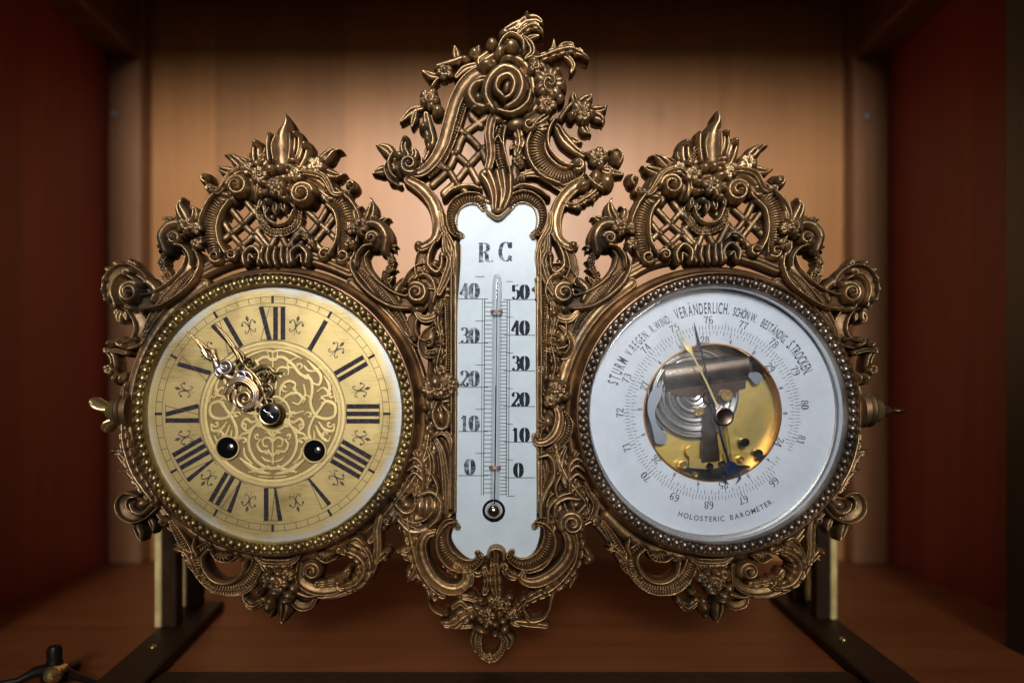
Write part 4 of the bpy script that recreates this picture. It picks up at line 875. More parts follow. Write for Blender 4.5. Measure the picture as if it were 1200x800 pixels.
def make_therm_bottom():
    R = Relief(455, 596, 715, 790); R.hb = -20
    # scrolls holding the plate
    R.stroke([(537, 617), (528, 611), (520, 620), (518, 636), (525, 651), (540, 661), (554, 661), (563, 652), (560, 647)], [4, 6, 8, 9.5, 10, 10, 9, 6, 4], [5, 5, 4, 3, 3, 3, 4, 6, 7], 'ribs')
    R.stroke([(626, 617), (635, 611), (643, 620), (643, 636), (636, 651), (622, 660), (608, 660), (598, 653), (600, 647)], [4, 6, 7, 8, 9, 9, 8, 6, 4], [5, 5, 4, 3, 3, 3, 4, 6, 7], 'ribs')
    R.stroke([(536, 610), (524, 614), (514, 628), (514, 646), (524, 662), (540, 670)], [2, 3, 3, 3, 3, 2], 4, 'round'); R.stroke([(628, 610), (640, 614), (650, 630), (648, 648), (636, 664), (620, 670)], [2, 3, 3, 3, 3, 2], 4, 'round')
    R.blob((537, 616), 4.5, h=8); R.blob((626, 616), 4.5, h=8)
    R.stroke([(573, 652), (576, 643), (583, 641), (590, 645), (591, 654)], [3, 3.6, 3.8, 3.6, 3], 9, 'round'); R.stroke([(579, 646), (579, 660), (578, 676)], [5, 5, 4.5], 6, 'ribs')
    R.stroke([(568, 666), (572, 680), (568, 694)], [4, 6, 4], 3, 'acan'); R.stroke([(580, 664), (581, 682), (583, 698)], [6, 8, 5], 6, 'acan'); R.stroke([(590, 664), (596, 672), (606, 676)], [4, 7, 5], 4, 'acan')
    R.volute((590, 664), 8, 1.2, 180, 1, w=2.8, h=6); R.stroke([(551, 668), (560, 674), (568, 668)], [3, 5, 3], 3, 'leaf'); R.stroke([(553, 672), (552, 682), (544, 690)], [4, 5, 4], 2, 'bundle')
    # left loop
    R.stroke([(512, 622), (500, 626), (494, 640), (498, 660), (509, 678), (524, 688), (538, 688), (548, 678), (544, 666), (534, 660)], [4, 6.5, 7.5, 8, 8, 8, 8, 7.5, 6, 4], 2, 'rim')
    R.stroke([(512, 634), (515, 650), (524, 666), (533, 674)], [2.2, 3.8, 4, 2.4], -1, 'acan', lobes=(7, .4, 0)); R.blob((534, 674), 5, 6, 0, 4)
    R.stroke([(478, 606), (480, 622), (484, 640), (489, 660), (497, 676), (508, 690), (520, 698)], [8, 9, 9, 8, 8, 7, 4], -2, 'acan')
    R.stroke([(484, 636), (478, 646), (466, 647)], [6, 7, 1.6], -2, 'acan'); R.stroke([(480, 646), (476, 653), (484, 655)], [4, 4, 2], -3, 'leaf'); R.stroke([(489, 660), (483, 672), (478, 682)], [6, 7.5, 1.2], -2, 'acan'); R.stroke([(494, 668), (490, 680), (491, 682)], [5, 4, 1], -3, 'leaf')
    R.stroke([(500, 680), (506, 694), (503, 702)], [5, 7, 2], -2, 'acan'); R.stroke([(511, 690), (510, 702), (505, 702)], [4, 4, 1], -3, 'leaf')
    R.stroke([(500, 692), (503, 708), (509, 716), (518, 720)], [2, 2.4, 2.6, 2.6], -6, 'round')
    R.stroke([(518, 730), (530, 730), (542, 722), (552, 716)], [3, 7.5, 10, 9], 0, 'acan'); R.volute((523, 718), 5.4, 1.1, 60, 1, w=2.2, h=2); R.stroke([(532, 712), (540, 706), (548, 712)], [4, 4.5, 4], 2, 'leaf'); R.stroke([(524, 735), (538, 735), (552, 733)], [1.6, 3.2, 3], -1, 'leaf')
    R.stroke([(538, 698), (552, 700), (562, 704)], [5, 6, 5], 0, 'bundle'); R.blob((540, 698), 4, h=3); R.blob((553, 696), 5, 3.5, 10, 4)
    # right loop
    R.stroke([(660, 618), (667, 630), (667, 646), (658, 662), (642, 675), (624, 681), (612, 676), (614, 668)], [5, 7, 8, 8, 8, 8, 6, 4], 2, 'rim')
    R.stroke([(652, 634), (648, 648), (640, 660), (630, 670)], [2.2, 3.8, 4, 2.4], -1, 'acan', lobes=(7, .4, 0))
    R.stroke([(674, 622), (676, 640), (672, 660), (660, 678), (646, 690), (628, 698), (612, 708), (604, 718)], [8, 9, 9, 8, 8, 7, 6, 5], -1, 'acan')
    R.stroke([(676, 634), (684, 644), (690, 654)], [6, 5, 6], -1, 'leaf'); R.blob((690, 655), 7, 7.5, 0, 1); R.blob((687, 659), 4, 3, 0, 4); R.stroke([(672, 660), (672, 674), (668, 689)], [6, 6, 1.2], -2, 'leaf'); R.stroke([(664, 666), (664, 680), (661, 688)], [5, 4, 1.2], -2, 'leaf'); R.blob((680, 618), 6, 7, 0, 3)
    R.stroke([(648, 692), (646, 704), (643, 714), (636, 724), (622, 727), (616, 718)], [5, 3, 2.6, 3, 4, 3], -2, 'round'); R.blob((638, 693), 6, 5, 0, 2); R.stroke([(617, 702), (613, 712), (620, 722)], [2.6, 3, 2], 0, 'round')
    R.stroke([(604, 728), (620, 731), (632, 732), (640, 733)], [4, 5.5, 4.6, 4], -1, 'leaf'); R.leaf((600, 730), (612, 735), 4, 0)
    # cluster
    R.blob((577, 718), 24, 20, 0, -2)
    R.flower((581, 706), 11, 5, 0, 8, -8); R.flower((592, 710), 9, 5, 30, 8, -8); R.rose((570, 722), 12, 9, -8); R.flower((600, 720), 9, 5, 10, 6, -8)
    for c, rx, ry, a, h in (((560, 712), 7, 5, 30, 7), ((563, 703), 5, 4, 0, 5), ((590, 728), 6, 5, 0, 6), ((580, 732), 6, 5, 20, 7), ((553, 722), 5, 6, 0, 4), ((596, 700), 6, 5, 0, 5), ((564, 740), 8, 5, 15, 4), ((580, 743), 5, 4, 0, 4), ((592, 738), 6, 7, 0, 3), ((570, 733), 5, 5, 0, 7)): R.blob(c, rx, ry, a, h, -8)
    R.stroke([(564, 738), (561, 750), (563, 764), (572, 772), (580, 770), (588, 762), (590, 750), (586, 742)], [4, 3.6, 3.8, 4.2, 4.2, 4, 3.6, 3], -1, 'ribs')
    R.stroke([(558, 738), (555, 750), (558, 763)], [4, 5.5, 2], 1, 'leaf'); R.stroke([(592, 742), (597, 750), (595, 758)], [4, 6.5, 4], 1, 'leaf'); R.leaf((573, 766), (574, 777), 4.5, 0); R.leaf((566, 766), (568, 774), 3, -1)
    return R
# ------------------------------------------------------------------ build the castings
_ax = un(325.5, 300, -15)[0]
DX_TOP = 501.5*(D+12)/D*U; DX_BOT = 514.0*(D-4)/D*U; DX_BEZ = 523.5*(D-14)/D*U
BC = un(319, 485, 14)        # clock bezel centre, true drawing coordinates
BB = un(842.5, 485, 14)      # barometer bezel centre

def bezel(c, rim_m, bead_m, frame):
    cx_, cz_ = wx(c[0]), wz(c[1])
    b = MB(); P = lambda L: [(r*U, -h*U) for r, h in L]
    b.lathe(P([(168.5, -24), (168.5, -5), (166, -1), (164.5, 3), (165.5, 6), (165, 10), (163.6, 13), (162.2, 13.4), (161, 12)]), cx_, cz_, 240)
    rim = part('outer_rim', b, rim_m, frame)
    b = MB(); b.lathe(P([(161, 12), (160.6, 8.4), (151.6, 8.4), (151.2, 12), (150.2, 12.8), (149.2, 11.5), (148.4, 6), (148, 0)]), cx_, cz_, 240)
    n = 99
    for k in range(n):
        a = 2*math.pi*(k+.3)/n; r = 156.1*U
        b.sphere((cx_+r*math.cos(a), -10.2*U, cz_+r*math.sin(a)), 4.75*U, 14, 10)
    return part('beaded_bezel', b, bead_m, frame)


frames = []
for k, (label, dxt, dxb, bc, rimm, beadm) in enumerate((('gilt bronze frame of the clock', 0, 0, BC, 'rim', 'bead_brass'), ('gilt bronze frame of the barometer', DX_TOP, DX_BOT, BB, 'rim', 'bead_dark'))):
    cx_, cz_ = wx(bc[0]), wz(bc[1])
    b = MB(); P = lambda L: [(r*U, -h*U) for r, h in L]
    b.lathe(P([(150, -26), (175, -26), (175.5, -14), (173, -11), (170, -12), (168, -9), (166, -9)]), cx_, cz_, 200)
    f = part('clock_frame' if k == 0 else 'barometer_frame', b, M['bronze2'])
    frames.append(f)
    bezel(bc, M[rimm], M[beadm], f)
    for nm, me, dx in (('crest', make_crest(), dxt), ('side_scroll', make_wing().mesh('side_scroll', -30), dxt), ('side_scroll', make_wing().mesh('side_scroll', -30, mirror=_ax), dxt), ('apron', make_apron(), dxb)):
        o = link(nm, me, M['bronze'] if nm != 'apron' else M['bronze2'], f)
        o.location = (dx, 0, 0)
        if k and nm == 'crest':      # this crest sits a shade straighter than its twin
            t = math.radians(-2.2); p0 = Vector((wx(319), 0, wz(300))); r_ = Vector((p0.x*math.cos(t)+p0.z*math.sin(t), 0, -p0.x*math.sin(t)+p0.z*math.cos(t)))
            o.rotation_euler = (0, t, 0); o.location = (dx+p0.x-r_.x, 0, p0.z-r_.z+.001)
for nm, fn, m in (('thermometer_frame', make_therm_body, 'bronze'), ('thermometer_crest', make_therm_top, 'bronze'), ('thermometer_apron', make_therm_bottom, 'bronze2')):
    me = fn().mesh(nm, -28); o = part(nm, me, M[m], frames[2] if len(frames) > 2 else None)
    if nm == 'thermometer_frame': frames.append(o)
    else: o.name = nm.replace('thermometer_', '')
# ------------------------------------------------------------------ digits drawn with a broad pen
def el(cx, cy, rx, ry, a0=0, a1=360, n=22):
    return [(cx+rx*math.cos(math.radians(a0+(a1-a0)*i/n)), cy+ry*math.sin(math.radians(a0+(a1-a0)*i/n))) for i in range(n+1)]
DIG = {
 '0': [el(.30, .5, .21, .46)],
 '1': [[(.30, .02), (.30, .98)], [(.30, .97), (.20, .86), (.12, .80)], [(.10, .02), (.50, .02)]],
 '2': [[(.16, .74), (.12, .84), (.22, .96), (.36, .96), (.48, .84), (.47, .66), (.34, .44), (.14, .18), (.08, .04)], [(.09, .10), (.20, .18), (.34, .04), (.46, .06), (.52, .24)], [(.13, .76), (.19, .70)]],
 '3': [[(.13, .82), (.22, .96), (.36, .96), (.46, .84), (.44, .64), (.34, .54), (.22, .53)], [(.24, .53), (.40, .50), (.50, .34), (.48, .14), (.34, .03), (.20, .04), (.12, .18)]],
 '4': [[(.40, .98), (.40, .02)], [(.40, .98), (.05, .28)], [(.05, .28), (.56, .28)], [(.26, .02), (.54, .02)]],
 '5': [[(.16, .96), (.16, .52)], [(.16, .95), (.30, .92), (.48, .97)], [(.16, .52), (.28, .62), (.42, .58), (.50, .40), (.47, .16), (.34, .03), (.20, .04), (.12, .16)]],
 '6': [[(.46, .88), (.36, .97), (.20, .88), (.11, .60), (.11, .30), (.20, .07), (.33, .03), (.46, .14), (.48, .32), (.40, .50), (.28, .54), (.14, .40)]],
 '7': [[(.10, .80), (.12, .95), (.28, .90), (.40, .95), (.50, .97), (.38, .70), (.28, .36), (.26, .02)]],
 '8': [el(.30, .73, .16, .23), el(.30, .27, .20, .24)],
 '9': [[(.14, .12), (.24, .03), (.40, .12), (.49, .40), (.49, .70), (.40, .93), (.27, .97), (.14, .86), (.12, .68), (.20, .50), (.32, .46), (.46, .60)]],
 'R': [[(.20, .02), (.20, .98)], [(.06, .98), (.36, .98), (.54, .88), (.54, .66), (.40, .54), (.20, .53)], [(.34, .53), (.48, .40), (.52, .10), (.66, .02)], [(.06, .02), (.34, .02)]],
 'C': [[(.60, .70), (.52, .90), (.38, .98), (.20, .88), (.10, .60), (.10, .38), (.20, .12), (.38, .02), (.54, .12), (.62, .30)], [(.60, .98), (.60, .68)]],
}
def digits(F, text, at, H, ang=0.0, thick=.085, thin=.020, sp=.60, center=True):
    """text centred at `at`, height H drawing units, rotated ang degrees clockwise"""
    Wt = sp*len(text)*H; a = math.radians(ang); ca, sa = math.cos(a), math.sin(a)
    for i, ch in enumerate(text):
        if ch == '.':
            lx = (i*sp+.12)*H-Wt/2; ly = .06*H-H/2
            F.disc((at[0]+lx*ca+ly*sa, at[1]+lx*sa-ly*ca), .05*H, 10); continue
        for st_ in DIG.get(ch, []):
            q = crom(np.array(st_)*H, H*.03) if len(st_) > 2 else crom(np.array(st_)*H, H*.1)
            t = np.gradient(q, axis=0); t /= np.maximum(np.hypot(t[:, 0], t[:, 1]), 1e-9)[:, None]
            w = (thin+(thick-thin)*np.abs(t[:, 1])**1.6)*H
            if ch in '0' : w = (thin+(thick*1.45-thin)*np.abs(t[:, 1])**2.2)*H
            lx = q[:, 0]+i*sp*H-Wt/2; ly = q[:, 1]-H/2
            X = at[0]+lx*ca+ly*sa; Y = at[1]+lx*sa-ly*ca
            F.ribbon(np.stack([X, Y], 1), lambda _, w=w: w, False)

# ------------------------------------------------------------------ clock dial
DH = 4.0
DC = np.array(un(319.5, 484.7, DH)); K = (D-DH)/D
def pol(c, r, deg): a = math.radians(deg); return (c[0]+r*math.sin(a), c[1]-r*math.cos(a))
cf = frames[0]
b = MB(); P = lambda L: [(r*U, -h*U) for r, h in L]
b.lathe(P([(151, DH-4), (151, DH-.6), (150.3, DH), (145, DH+.15), (84.6, DH), (84.4, DH-1.0), (0, DH-1.0)]), wx(DC[0]), wz(DC[1]), 200)
dial = part('clock_dial', b, M['dial'])
b = MB(); b.lathe([(0, -(DH-.93)*U), (76.5*U, -(DH-.93)*U)], wx(DC[0]), wz(DC[1]), 96); part('etched_ground', b, M['ground'], dial)
b = MB(); b.lathe(P([(76, DH-.9), (76.6, DH+.2), (79.6, DH+.35), (80.2, DH-.2), (80.8, DH-.2), (81.4, DH+.3), (84.2, DH+.3), (84.6, DH-.8)]), wx(DC[0]), wz(DC[1]), 160); part('centre_ring', b, M['strap'], dial)

def bar(F, c, r0, r1, x0, x1, w, rot_):
    """bar from local (x0,r0) to (x1,r1); x to the right when read with the numeral's top outward"""
    F.ribbon([rot2((c[0]+x0, c[1]-r0), c, rot_), rot2((c[0]+x1, c[1]-r1), c, rot_)], w, False)
NUM = ['XII', 'I', 'II', 'III', 'IIII', 'V', 'VI', 'VII', 'VIII', 'IX', 'X', 'XI']
WID = {'I': 8.6, 'V': 15.0, 'X': 15.5}
for k, s_ in enumerate(NUM):
    F = Flat(DH+.16); F2 = Flat(DH+.19); tot = sum(WID[c] for c in s_); x = -tot/2; r0, r1 = 86.5, 124.5
    for ch in s_:
        w_ = WID[ch]; m_ = x+w_/2
        if ch == 'I': bar(F, DC, r0, r1, m_, m_, 2.75, 30*k)
        elif ch == 'V':
            bar(F, DC, r0, r1, m_+1.5, m_-4.6, [1.5, 2.75], 30*k); bar(F2, DC, r0, r1, m_+1.5, m_+5.6, .4, 30*k)
        else:
            bar(F, DC, r0, r1, m_+4.9, m_-4.9, 2.75, 30*k); bar(F2, DC, r0, r1, m_-5, m_+5, .4, 30*k)
        x += w_
    for r in (r0-.2, r1+.2): bar(F2, DC, r, r, -tot/2+1, tot/2-1, .38, 30*k)
    o = F.build('numeral', M['inlay'], dial); tag(o, 'black Roman numeral %s' % s_)
    F2.build('hairline', M['line'], dial)
F = Flat(DH+.2)
for r in (129.6, 137.0): F.ring(DC, r*K, .32, 240)
for i in range(60):
    if i % 5: F.ribbon([pol(DC, 129.7, 6*i), pol(DC, 136.8, 6*i)], .36, False)
F.ring(DC, 85.6, .3); F.build('minute_track', M['line'], dial)
for i in range(12): F = Flat(DH+.22); F.ribbon([pol(DC, 129.0, 30*i), pol(DC, 137.4, 30*i)], 1.5, False); F.build('minute_block', M['inlay'], dial)
for i in range(12):
    F = Flat(DH+.17); a = 30*i+15
    q = lambda x, r: rot2((DC[0]+x, DC[1]-r), DC, a)
    F.ribbon([q(0, 94), q(0, 117)], [.25, .45, .3], False)
    F.ribbon([q(0, 111), q(0, 114.5), q(0, 118.5)], [.4, 2.1, .2], False)
    for sx in (-1, 1):
        F.ribbon([q(0, 101), q(sx*1.5, 108), q(sx*5, 112), q(sx*8, 109)], [.4, .8, .6, .4]); F.disc(q(sx*7.6, 108.6), 1.5, 10)
        F.ribbon([q(0, 104), q(sx*3, 99), q(sx*6, 98), q(sx*6.6, 101)], [.3, .55, .45, .3]); F.disc(q(sx*6, 100.4), .95, 8)
    F.build('fleuron', M['line'], dial)

# pierced strapwork in the middle of the dial
R = Relief(DC[0]-80, DC[1]-80, DC[0]+80, DC[1]+80, 0.4, plane=0); R.hb = DH-.8
def both(pts, w, h=DH+.35):
    for sx in (-1, 1): R.stroke([(DC[0]+sx*x, DC[1]+y) for x, y in pts], [q*.92 for q in w] if isinstance(w, list) else w*.92, h, 'flat')
both([(0, -62), (10, -66), (22, -58), (32, -46), (44, -40), (46, -26), (44, -12), (50, 2), (62, 6), (72, 2), (72, -10), (62, -14), (54, -4), (46, 8), (42, 22), (46, 38)], 2.6)
both([(0, 6), (14, 9), (25, 20), (28, 36), (22, 52), (10, 62), (0, 64)], 2.5)
both([(3, 70), (14, 68), (26, 62), (38, 52)], [1.2, 3.4, 3.4, 1.4]); both([(2, 74), (16, 73)], 1.2)
both([(6, 62), (16, 66), (28, 68)], [3, 2.6, 1.2])
both([(0, 22), (0, 58)], 1.8); both([(0, 34), (5, 28), (11, 30), (11, 37), (6, 38)], [1.4, 2, 2, 1.6, 1.4]); both([(0, 50), (6, 44), (14, 44), (18, 36), (14, 30)], [1.4, 2, 2.2, 2, 1.2]); both([(2, 56), (9, 54), (13, 50)], [1.2, 2.4, .8]); both([(0, 28), (5, 22), (10, 22)], [1.4, 2, .8])
both([(14, 6), (24, 10), (32, 6), (36, 14), (30, 20), (24, 16)], [1.4, 2.2, 2.4, 2.2, 2, 1.2]); both([(12, 0), (24, 0), (36, -3)], [1.4, 2, 1.2]); both([(28, 22), (36, 24), (40, 30)], [1.4, 2, 1])
both([(10, -14), (18, -22), (28, -24), (34, -18), (30, -11), (23, -13)], [1.4, 2.4, 2.6, 2.4, 2, 1.3]); both([(8, -20), (10, -32), (18, -38), (26, -35), (26, -28)], [1.4, 2.2, 2.5, 2.3, 1.3]); both([(0, -22), (4, -34), (3, -46), (9, -54), (18, -52), (18, -45)], [1.4, 2, 2.2, 2.2, 2, 1.2])
both([(0, -72), (8, -74), (20, -71), (34, -64)], [2.4, 2, 2.2, 1]); both([(0, -54), (0, -72)], 1.6); both([(4, -62), (6, -72)], 1.4)
both([(40, -62), (48, -54), (56, -44), (54, -34), (46, -36)], [1.2, 2.6, 2.8, 2.4, 1.2]); both([(36, -56), (42, -50), (52, -50)], [1.2, 2, 1]); both([(60, -44), (66, -32), (64, -22), (56, -20)], [1, 2.8, 2.6, 1.2]); both([(52, -26), (60, -30), (68, -18)], [1.4, 2, 1.2]); both([(36, -34), (38, -24), (36, -12)], [1.2, 1.8, 1.2])
both([(54, 10), (60, 18), (70, 20), (72, 12)], [1.4, 2.4, 2.4, 1.2]); both([(50, 14), (56, 26), (64, 32), (68, 26)], [1.4, 2.6, 2.4, 1]); both([(48, 20), (50, 34), (58, 40)], [1.2, 2.4, 1]); both([(70, -30), (74, -14)], [.8, 1.6]); both([(12, -66), (20, -62), (28, -66)], [1, 1.8, 1]); both([(34, 40), (32, 50), (24, 58)], [1.2, 2.2, 1])
for cx_, cy_, r_, a_, d_ in ((20, -58, 6, 0, 1), (30, -56, 5, 90, -1), (14, -30, 5, 40, 1), (38, -18, 5, 0, -1), (58, -14, 5, 200, 1), (66, 12, 4.5, 0, 1), (34, 14, 4, 90, 1), (34, 32, 5, 0, -1), (16, 14, 4, 200, 1), (6, 44, 3.5, 0, 1), (18, 26, 4, 120, -1), (48, 46, 5, 0, 1), (26, -30, 4, 0, 1), (56, -52, 4, 90, 1), (40, -44, 4.5, 200, -1), (68, -22, 4, 0, 1), (60, 24, 4, 30, -1), (10, -44, 4, 0, -1), (24, 0, 4, 90, 1), (42, 2, 5, 180, 1)):
    both([(cx_+r_*(1-.75*f)*math.cos(math.radians(a_)+d_*4.6*f), cy_+r_*(1-.75*f)*math.sin(math.radians(a_)+d_*4.6*f)) for f in (0, .2, .4, .6, .8, 1)], [.6, 1.5, 1.6, 1.8, 2.0])
for r_ in (20,): R.stroke([(DC[0]+r_*math.cos(t_), DC[1]+r_*math.sin(t_)) for t_ in np.linspace(0, 6.2, 40)], 1.8, DH+.3, 'flat')
link('strapwork', R.mesh('strapwork', DH-1.2, 0), M['strap'], dial)

# winding holes with brass collars
for (x, y) in ((266.5, 524.5), (368.5, 528.0)):
    c = un(x, y, DH+1); b = MB(); b.lathe(P([(14.6, DH-.2), (14.6, DH+1.2), (13.9, DH+1.9), (12.8, DH+1.9), (12.2, DH+1.2), (12.2, DH-14)]), wx(c[0]), wz(c[1]), 64)
    col = part('winding_hole', b, M['strap'], dial)
    b = MB(); b.lathe(P([(0, DH+.9), (12.1, DH+.9)]), wx(c[0]), wz(c[1]), 48); b.build('dark_bore', M['void'], dial)
    b = MB(); b.sphere((wx(c[0]+4), -(DH+1.2)*U, wz(c[1]-1)), 4*U, 20, 12, sy=.5); b.build('square_arbor', M['steel'], dial)

# hands
HC = un(316.5, 485, 13)
def hand_mesh(name, h, fn, x0, y0, x1, y1, back):
    R = Relief(x0, y0, x1, y1, .3, plane=0); R.hb = h-1.2; fn(R, h); return R.mesh(name, back, 0)
def minute(R, h):
    u = lambda x, y: un(x, y, h)
    G = lambda pts, w, prof='round', dh=0: R.stroke([u(*p) for p in pts], w, h+dh, prof)
    G([(217, 386), (228, 397), (236, 406)], [.4, 1.5, 2.0], 'leaf'); G([(226, 396), (238, 410), (242, 416)], [.5, 2.0, 1.2]); G([(230, 396), (241, 407), (248, 411)], [.5, 1.6, 1.0])
    G([(236, 411), (243, 419), (250, 417), (249, 410), (242, 408)], 1.5); G([(235, 408), (238, 414), (236, 418)], [.6, 1.6, .6]); G([(248, 412), (253, 421), (250, 424)], 1.6)
    def sp(c, r, turns, a0, d, w):
        pts = []; N = int(16*turns)
        for i in range(N+1): f = i/N; a = math.radians(a0)+d*2*math.pi*turns*f; q = r*(1-f)**.9+.4; pts.append((c[0]+q*math.cos(a), c[1]+q*math.sin(a)))
        G(pts, [w, w*.6], 'round', .3)
    G([(250, 421), (253, 430), (258, 437)], [2, 3.4, 3]); sp((263, 429), 9, 1.7, 150, -1, 2.2); sp((258, 437), 8.5, .8, -60, -1, 2.0)
    G([(262, 439), (270, 443), (279, 441), (276, 435)], [2.4, 3.2, 2.2, 1.2]); sp((281, 440), 6, 1.1, 30, -1, 1.7); G([(284, 434), (292, 438), (295, 446), (289, 452)], [1.2, 2, 2, 1.4])
    G([(268, 450), (279, 444), (291, 448), (299, 460), (296, 473), (285, 478)], [3.6, 5, 5, 4.4, 4, 3], 'bundle', .6); sp((286, 467), 12, 1.8, -30, 1, 3.0)
    G([(272, 446), (265, 454), (262, 463)], [2.6, 2.6, .6], 'acan'); G([(273, 452), (267, 462), (268, 470)], [2.6, 2.8, .6], 'acan'); G([(275, 458), (273, 468), (277, 475)], [2.6, 2.6, .6], 'acan')
    G([(296, 470), (303, 474), (309, 480)], [2.6, 3.6, 3.4], 'flat'); G([(299, 478), (307, 467)], 1.9, 'flat')
    G([(309, 480), (316.5, 485)], 4, 'flat')
def hour(R, h):
    u = lambda x, y: un(x, y, h)
    G = lambda pts, w, prof='round', dh=0: R.stroke([u(*p) for p in pts], w, h+dh, prof)
    G([(251, 379), (262, 392), (272, 406), (281, 421)], [.8, 2.6, 3.0, 2.4], 'leaf'); G([(272, 406), (278, 418), (276, 424)], 1.4); G([(274, 407), (284, 415), (285, 423)], 1.4)
    def sp(c, r, turns, a0, d, w):
        pts = []; N = int(16*turns)
        for i in range(N+1): f = i/N; a = math.radians(a0)+d*2*math.pi*turns*f; q = r*(1-f)**.9+.4; pts.append((c[0]+q*math.cos(a), c[1]+q*math.sin(a)))
        G(pts, [w, w*.6], 'round', .3)
    G([(281, 421), (287, 430), (296, 438), (304, 450), (309, 464), (314, 480)], [2.2, 2.2, 2.6, 2.6, 2.6, 3]); sp((292, 425), 6, 1.5, 180, 1, 1.5); sp((284, 433), 6, 1.3, -60, -1, 1.4)
    G([(296, 436), (304, 430), (314, 430), (322, 436), (330, 436)], [1.6, 2.4, 2.6, 2, .6], 'acan'); sp((308, 440), 6.5, 1.5, -60, 1, 1.6); sp((318, 443), 5, 1.3, 200, 1, 1.4)
    G([(306, 452), (314, 450), (319, 456), (316, 463), (310, 465)], 1.9); sp((312, 458), 4.5, 1.2, 0, 1, 1.3); G([(309, 468), (318, 468), (320, 475)], 1.7)
    sp((296, 450), 7, 1.2, 90, -1, 1.8)
part('minute_hand', hand_mesh('minute_hand', 12.6, minute, 214, 380, 330, 495, 11.0), M['rose'])
part('hour_hand', hand_mesh('hour_hand', 9.0, hour, 245, 374, 340, 495, 7.6), M['hourmetal'])
b = MB(); b.lathe(P([(13.5, DH-1), (13.5, DH+2), (11.5, DH+3), (11, 8), (12.6, 9), (12.6, 12), (11.5, 13)]), wx(HC[0]+2), wz(HC[1]), 64); hub = part('hand_hub', b, M['hourmetal'])
b = MB(); b.lathe(P([(12.6, 11.5), (12.8, 14.6), (12, 15.2), (11.2, 15)]), wx(HC[0]), wz(HC[1]), 64); b.build('hub_ring', M['brass'], hub)
b = MB(); b.lathe(P([(11.3, 14), (11.0, 15.4), (9, 15.9), (0, 16.0)]), wx(HC[0]), wz(HC[1]), 64); b.build('hub_cap', M['black'], hub)
b = MB(); b.lathe(P([(0, 18), (2.2, 17.8), (3, 17), (3.2, 16)]), wx(HC[0]), wz(HC[1]), 24)
b.tube([(wx(HC[0]-6), -16.6*U, wz(HC[1]-5)), (wx(HC[0]+5), -17.2*U, wz(HC[1]+4))], .55*U, 8); b.build('hub_pin', M['steel'], hub)

# side nuts
def turned(name, x, y, h, sgn, prof, m):
    c = un(x, y, h); b = MB(); b.lathe([(r*U, sgn*d_*U) for r, d_ in prof], (wx(c[0]), -h*U, wz(c[1])), None, 40, axis='x'); return b
for sgn, x0, fr in ((-1, 148, frames[0]), (1, 1014, frames[1])):
    h = -16
    nut = part('side_nut', turned('n', x0, 481, h, sgn, [(0, -8), (20, -8), (20.5, -2), (17, 1), (19, 2), (20, 4), (19, 6.5), (0, 6.5)], None), M['bronze'], fr)
    b = turned('n', x0, 481, h, sgn, [(15, 6.2), (16, 7), (16, 9), (14, 12), (13.8, 15), (12.5, 17), (0, 17)], None); b.build('nut_collar', M['brass'], fr)
    c = un(x0, 481, h); X0 = wx(c[0]); Z0 = wz(c[1]); b = MB()
    if sgn < 0:
        for (p, q, r_, wd) in (((-16, 2, 0), (-40, -14, -6), 9, 4), ((-14, 8, 2), (-26, 26, 0), 12, 4)):
            R_ = []
            A = Vector((X0+(p[0])*U, .008+p[2]*U, Z0-p[1]*U)); B = Vector((X0+q[0]*U, .008+q[2]*U, Z0-q[1]*U))
            pts = [A.lerp(B, t_) for t_ in (0, .25, .5, .75, .92, 1.0)]; 
            n_ = 16; vs = []; rad = [5, 7, 9.5, 9.5, 6, .6]; ax = (B-A).normalized(); side = Vector((0, 1, .9 if q[1] < 0 else -1.1)); side = (side-ax*side.dot(ax)).normalized(); th = ax.cross(side)
            for i, p_ in enumerate(pts):
                for j in range(n_): a_ = 2*math.pi*j/n_; vs.append(p_+side*math.cos(a_)*rad[i]*U+th*math.sin(a_)*min(rad[i], 2.4 if i > 1 else 5)*U)
            b.add(vs, [(i*n_+j, i*n_+(j+1) % n_, (i+1)*n_+(j+1) % n_, (i+1)*n_+j) for i in range(len(pts)-1) for j in range(n_)])
        b.tube([(X0-12*U, .008, Z0), (X0-22*U, .008, Z0-2*U)], [11*U, 8*U], 20)
    else:
        b.lathe([(r*U, d_*U) for r, d_ in ((0, 14), (10, 14), (11, 17), (8, 22), (5.5, 28), (3, 32), (0, 32))], (X0, -h*U, Z0), None, 32, axis='x')
        b.sphere((X0+38*U, -h*U, Z0), 10*U, 24, 12, 1.05, .9, .32)
    b.build('thumb_wing', M['brass'] if sgn < 0 else M['rim'], fr)

# ------------------------------------------------------------------ thermometer plate
TH = -4.0
tq = lambda x, y: un(x, y, TH)
o_ = [(540, 300), (538.5, 284), (541, 276), (535, 266), (533, 256), (538, 246), (548, 238), (570, 238), (600, 238), (618, 240), (630, 246), (632, 262), (627, 274), (630, 300), (630, 420), (629.5, 560), (629, 606), (633, 615), (632, 630), (626, 646), (612, 656), (598, 654), (590, 646), (583, 643), (573, 648), (560, 656), (546, 652), (534, 640), (529, 628), (533, 614), (534.5, 606), (534, 520), (534, 400)]
ol = [tq(*p) for p in crom(o_, 3.0, True)[:-1]]
b = MB(); n = len(ol); vs = []
cxm = sum(p[0] for p in ol)/n; cym = sum(p[1] for p in ol)/n
def inset(p, d): v = Vector((cxm-p[0], (cym-p[1])*.35)).normalized(); return (p[0]+v[0]*d, p[1]+v[1]*d)
for hh, dd in ((TH-5, 0), (TH-.9, 0), (TH-.25, .7), (TH, 1.6)):
    for p in ol: q = inset(p, dd); vs.append((wx(q[0]), -hh*U, wz(q[1])))
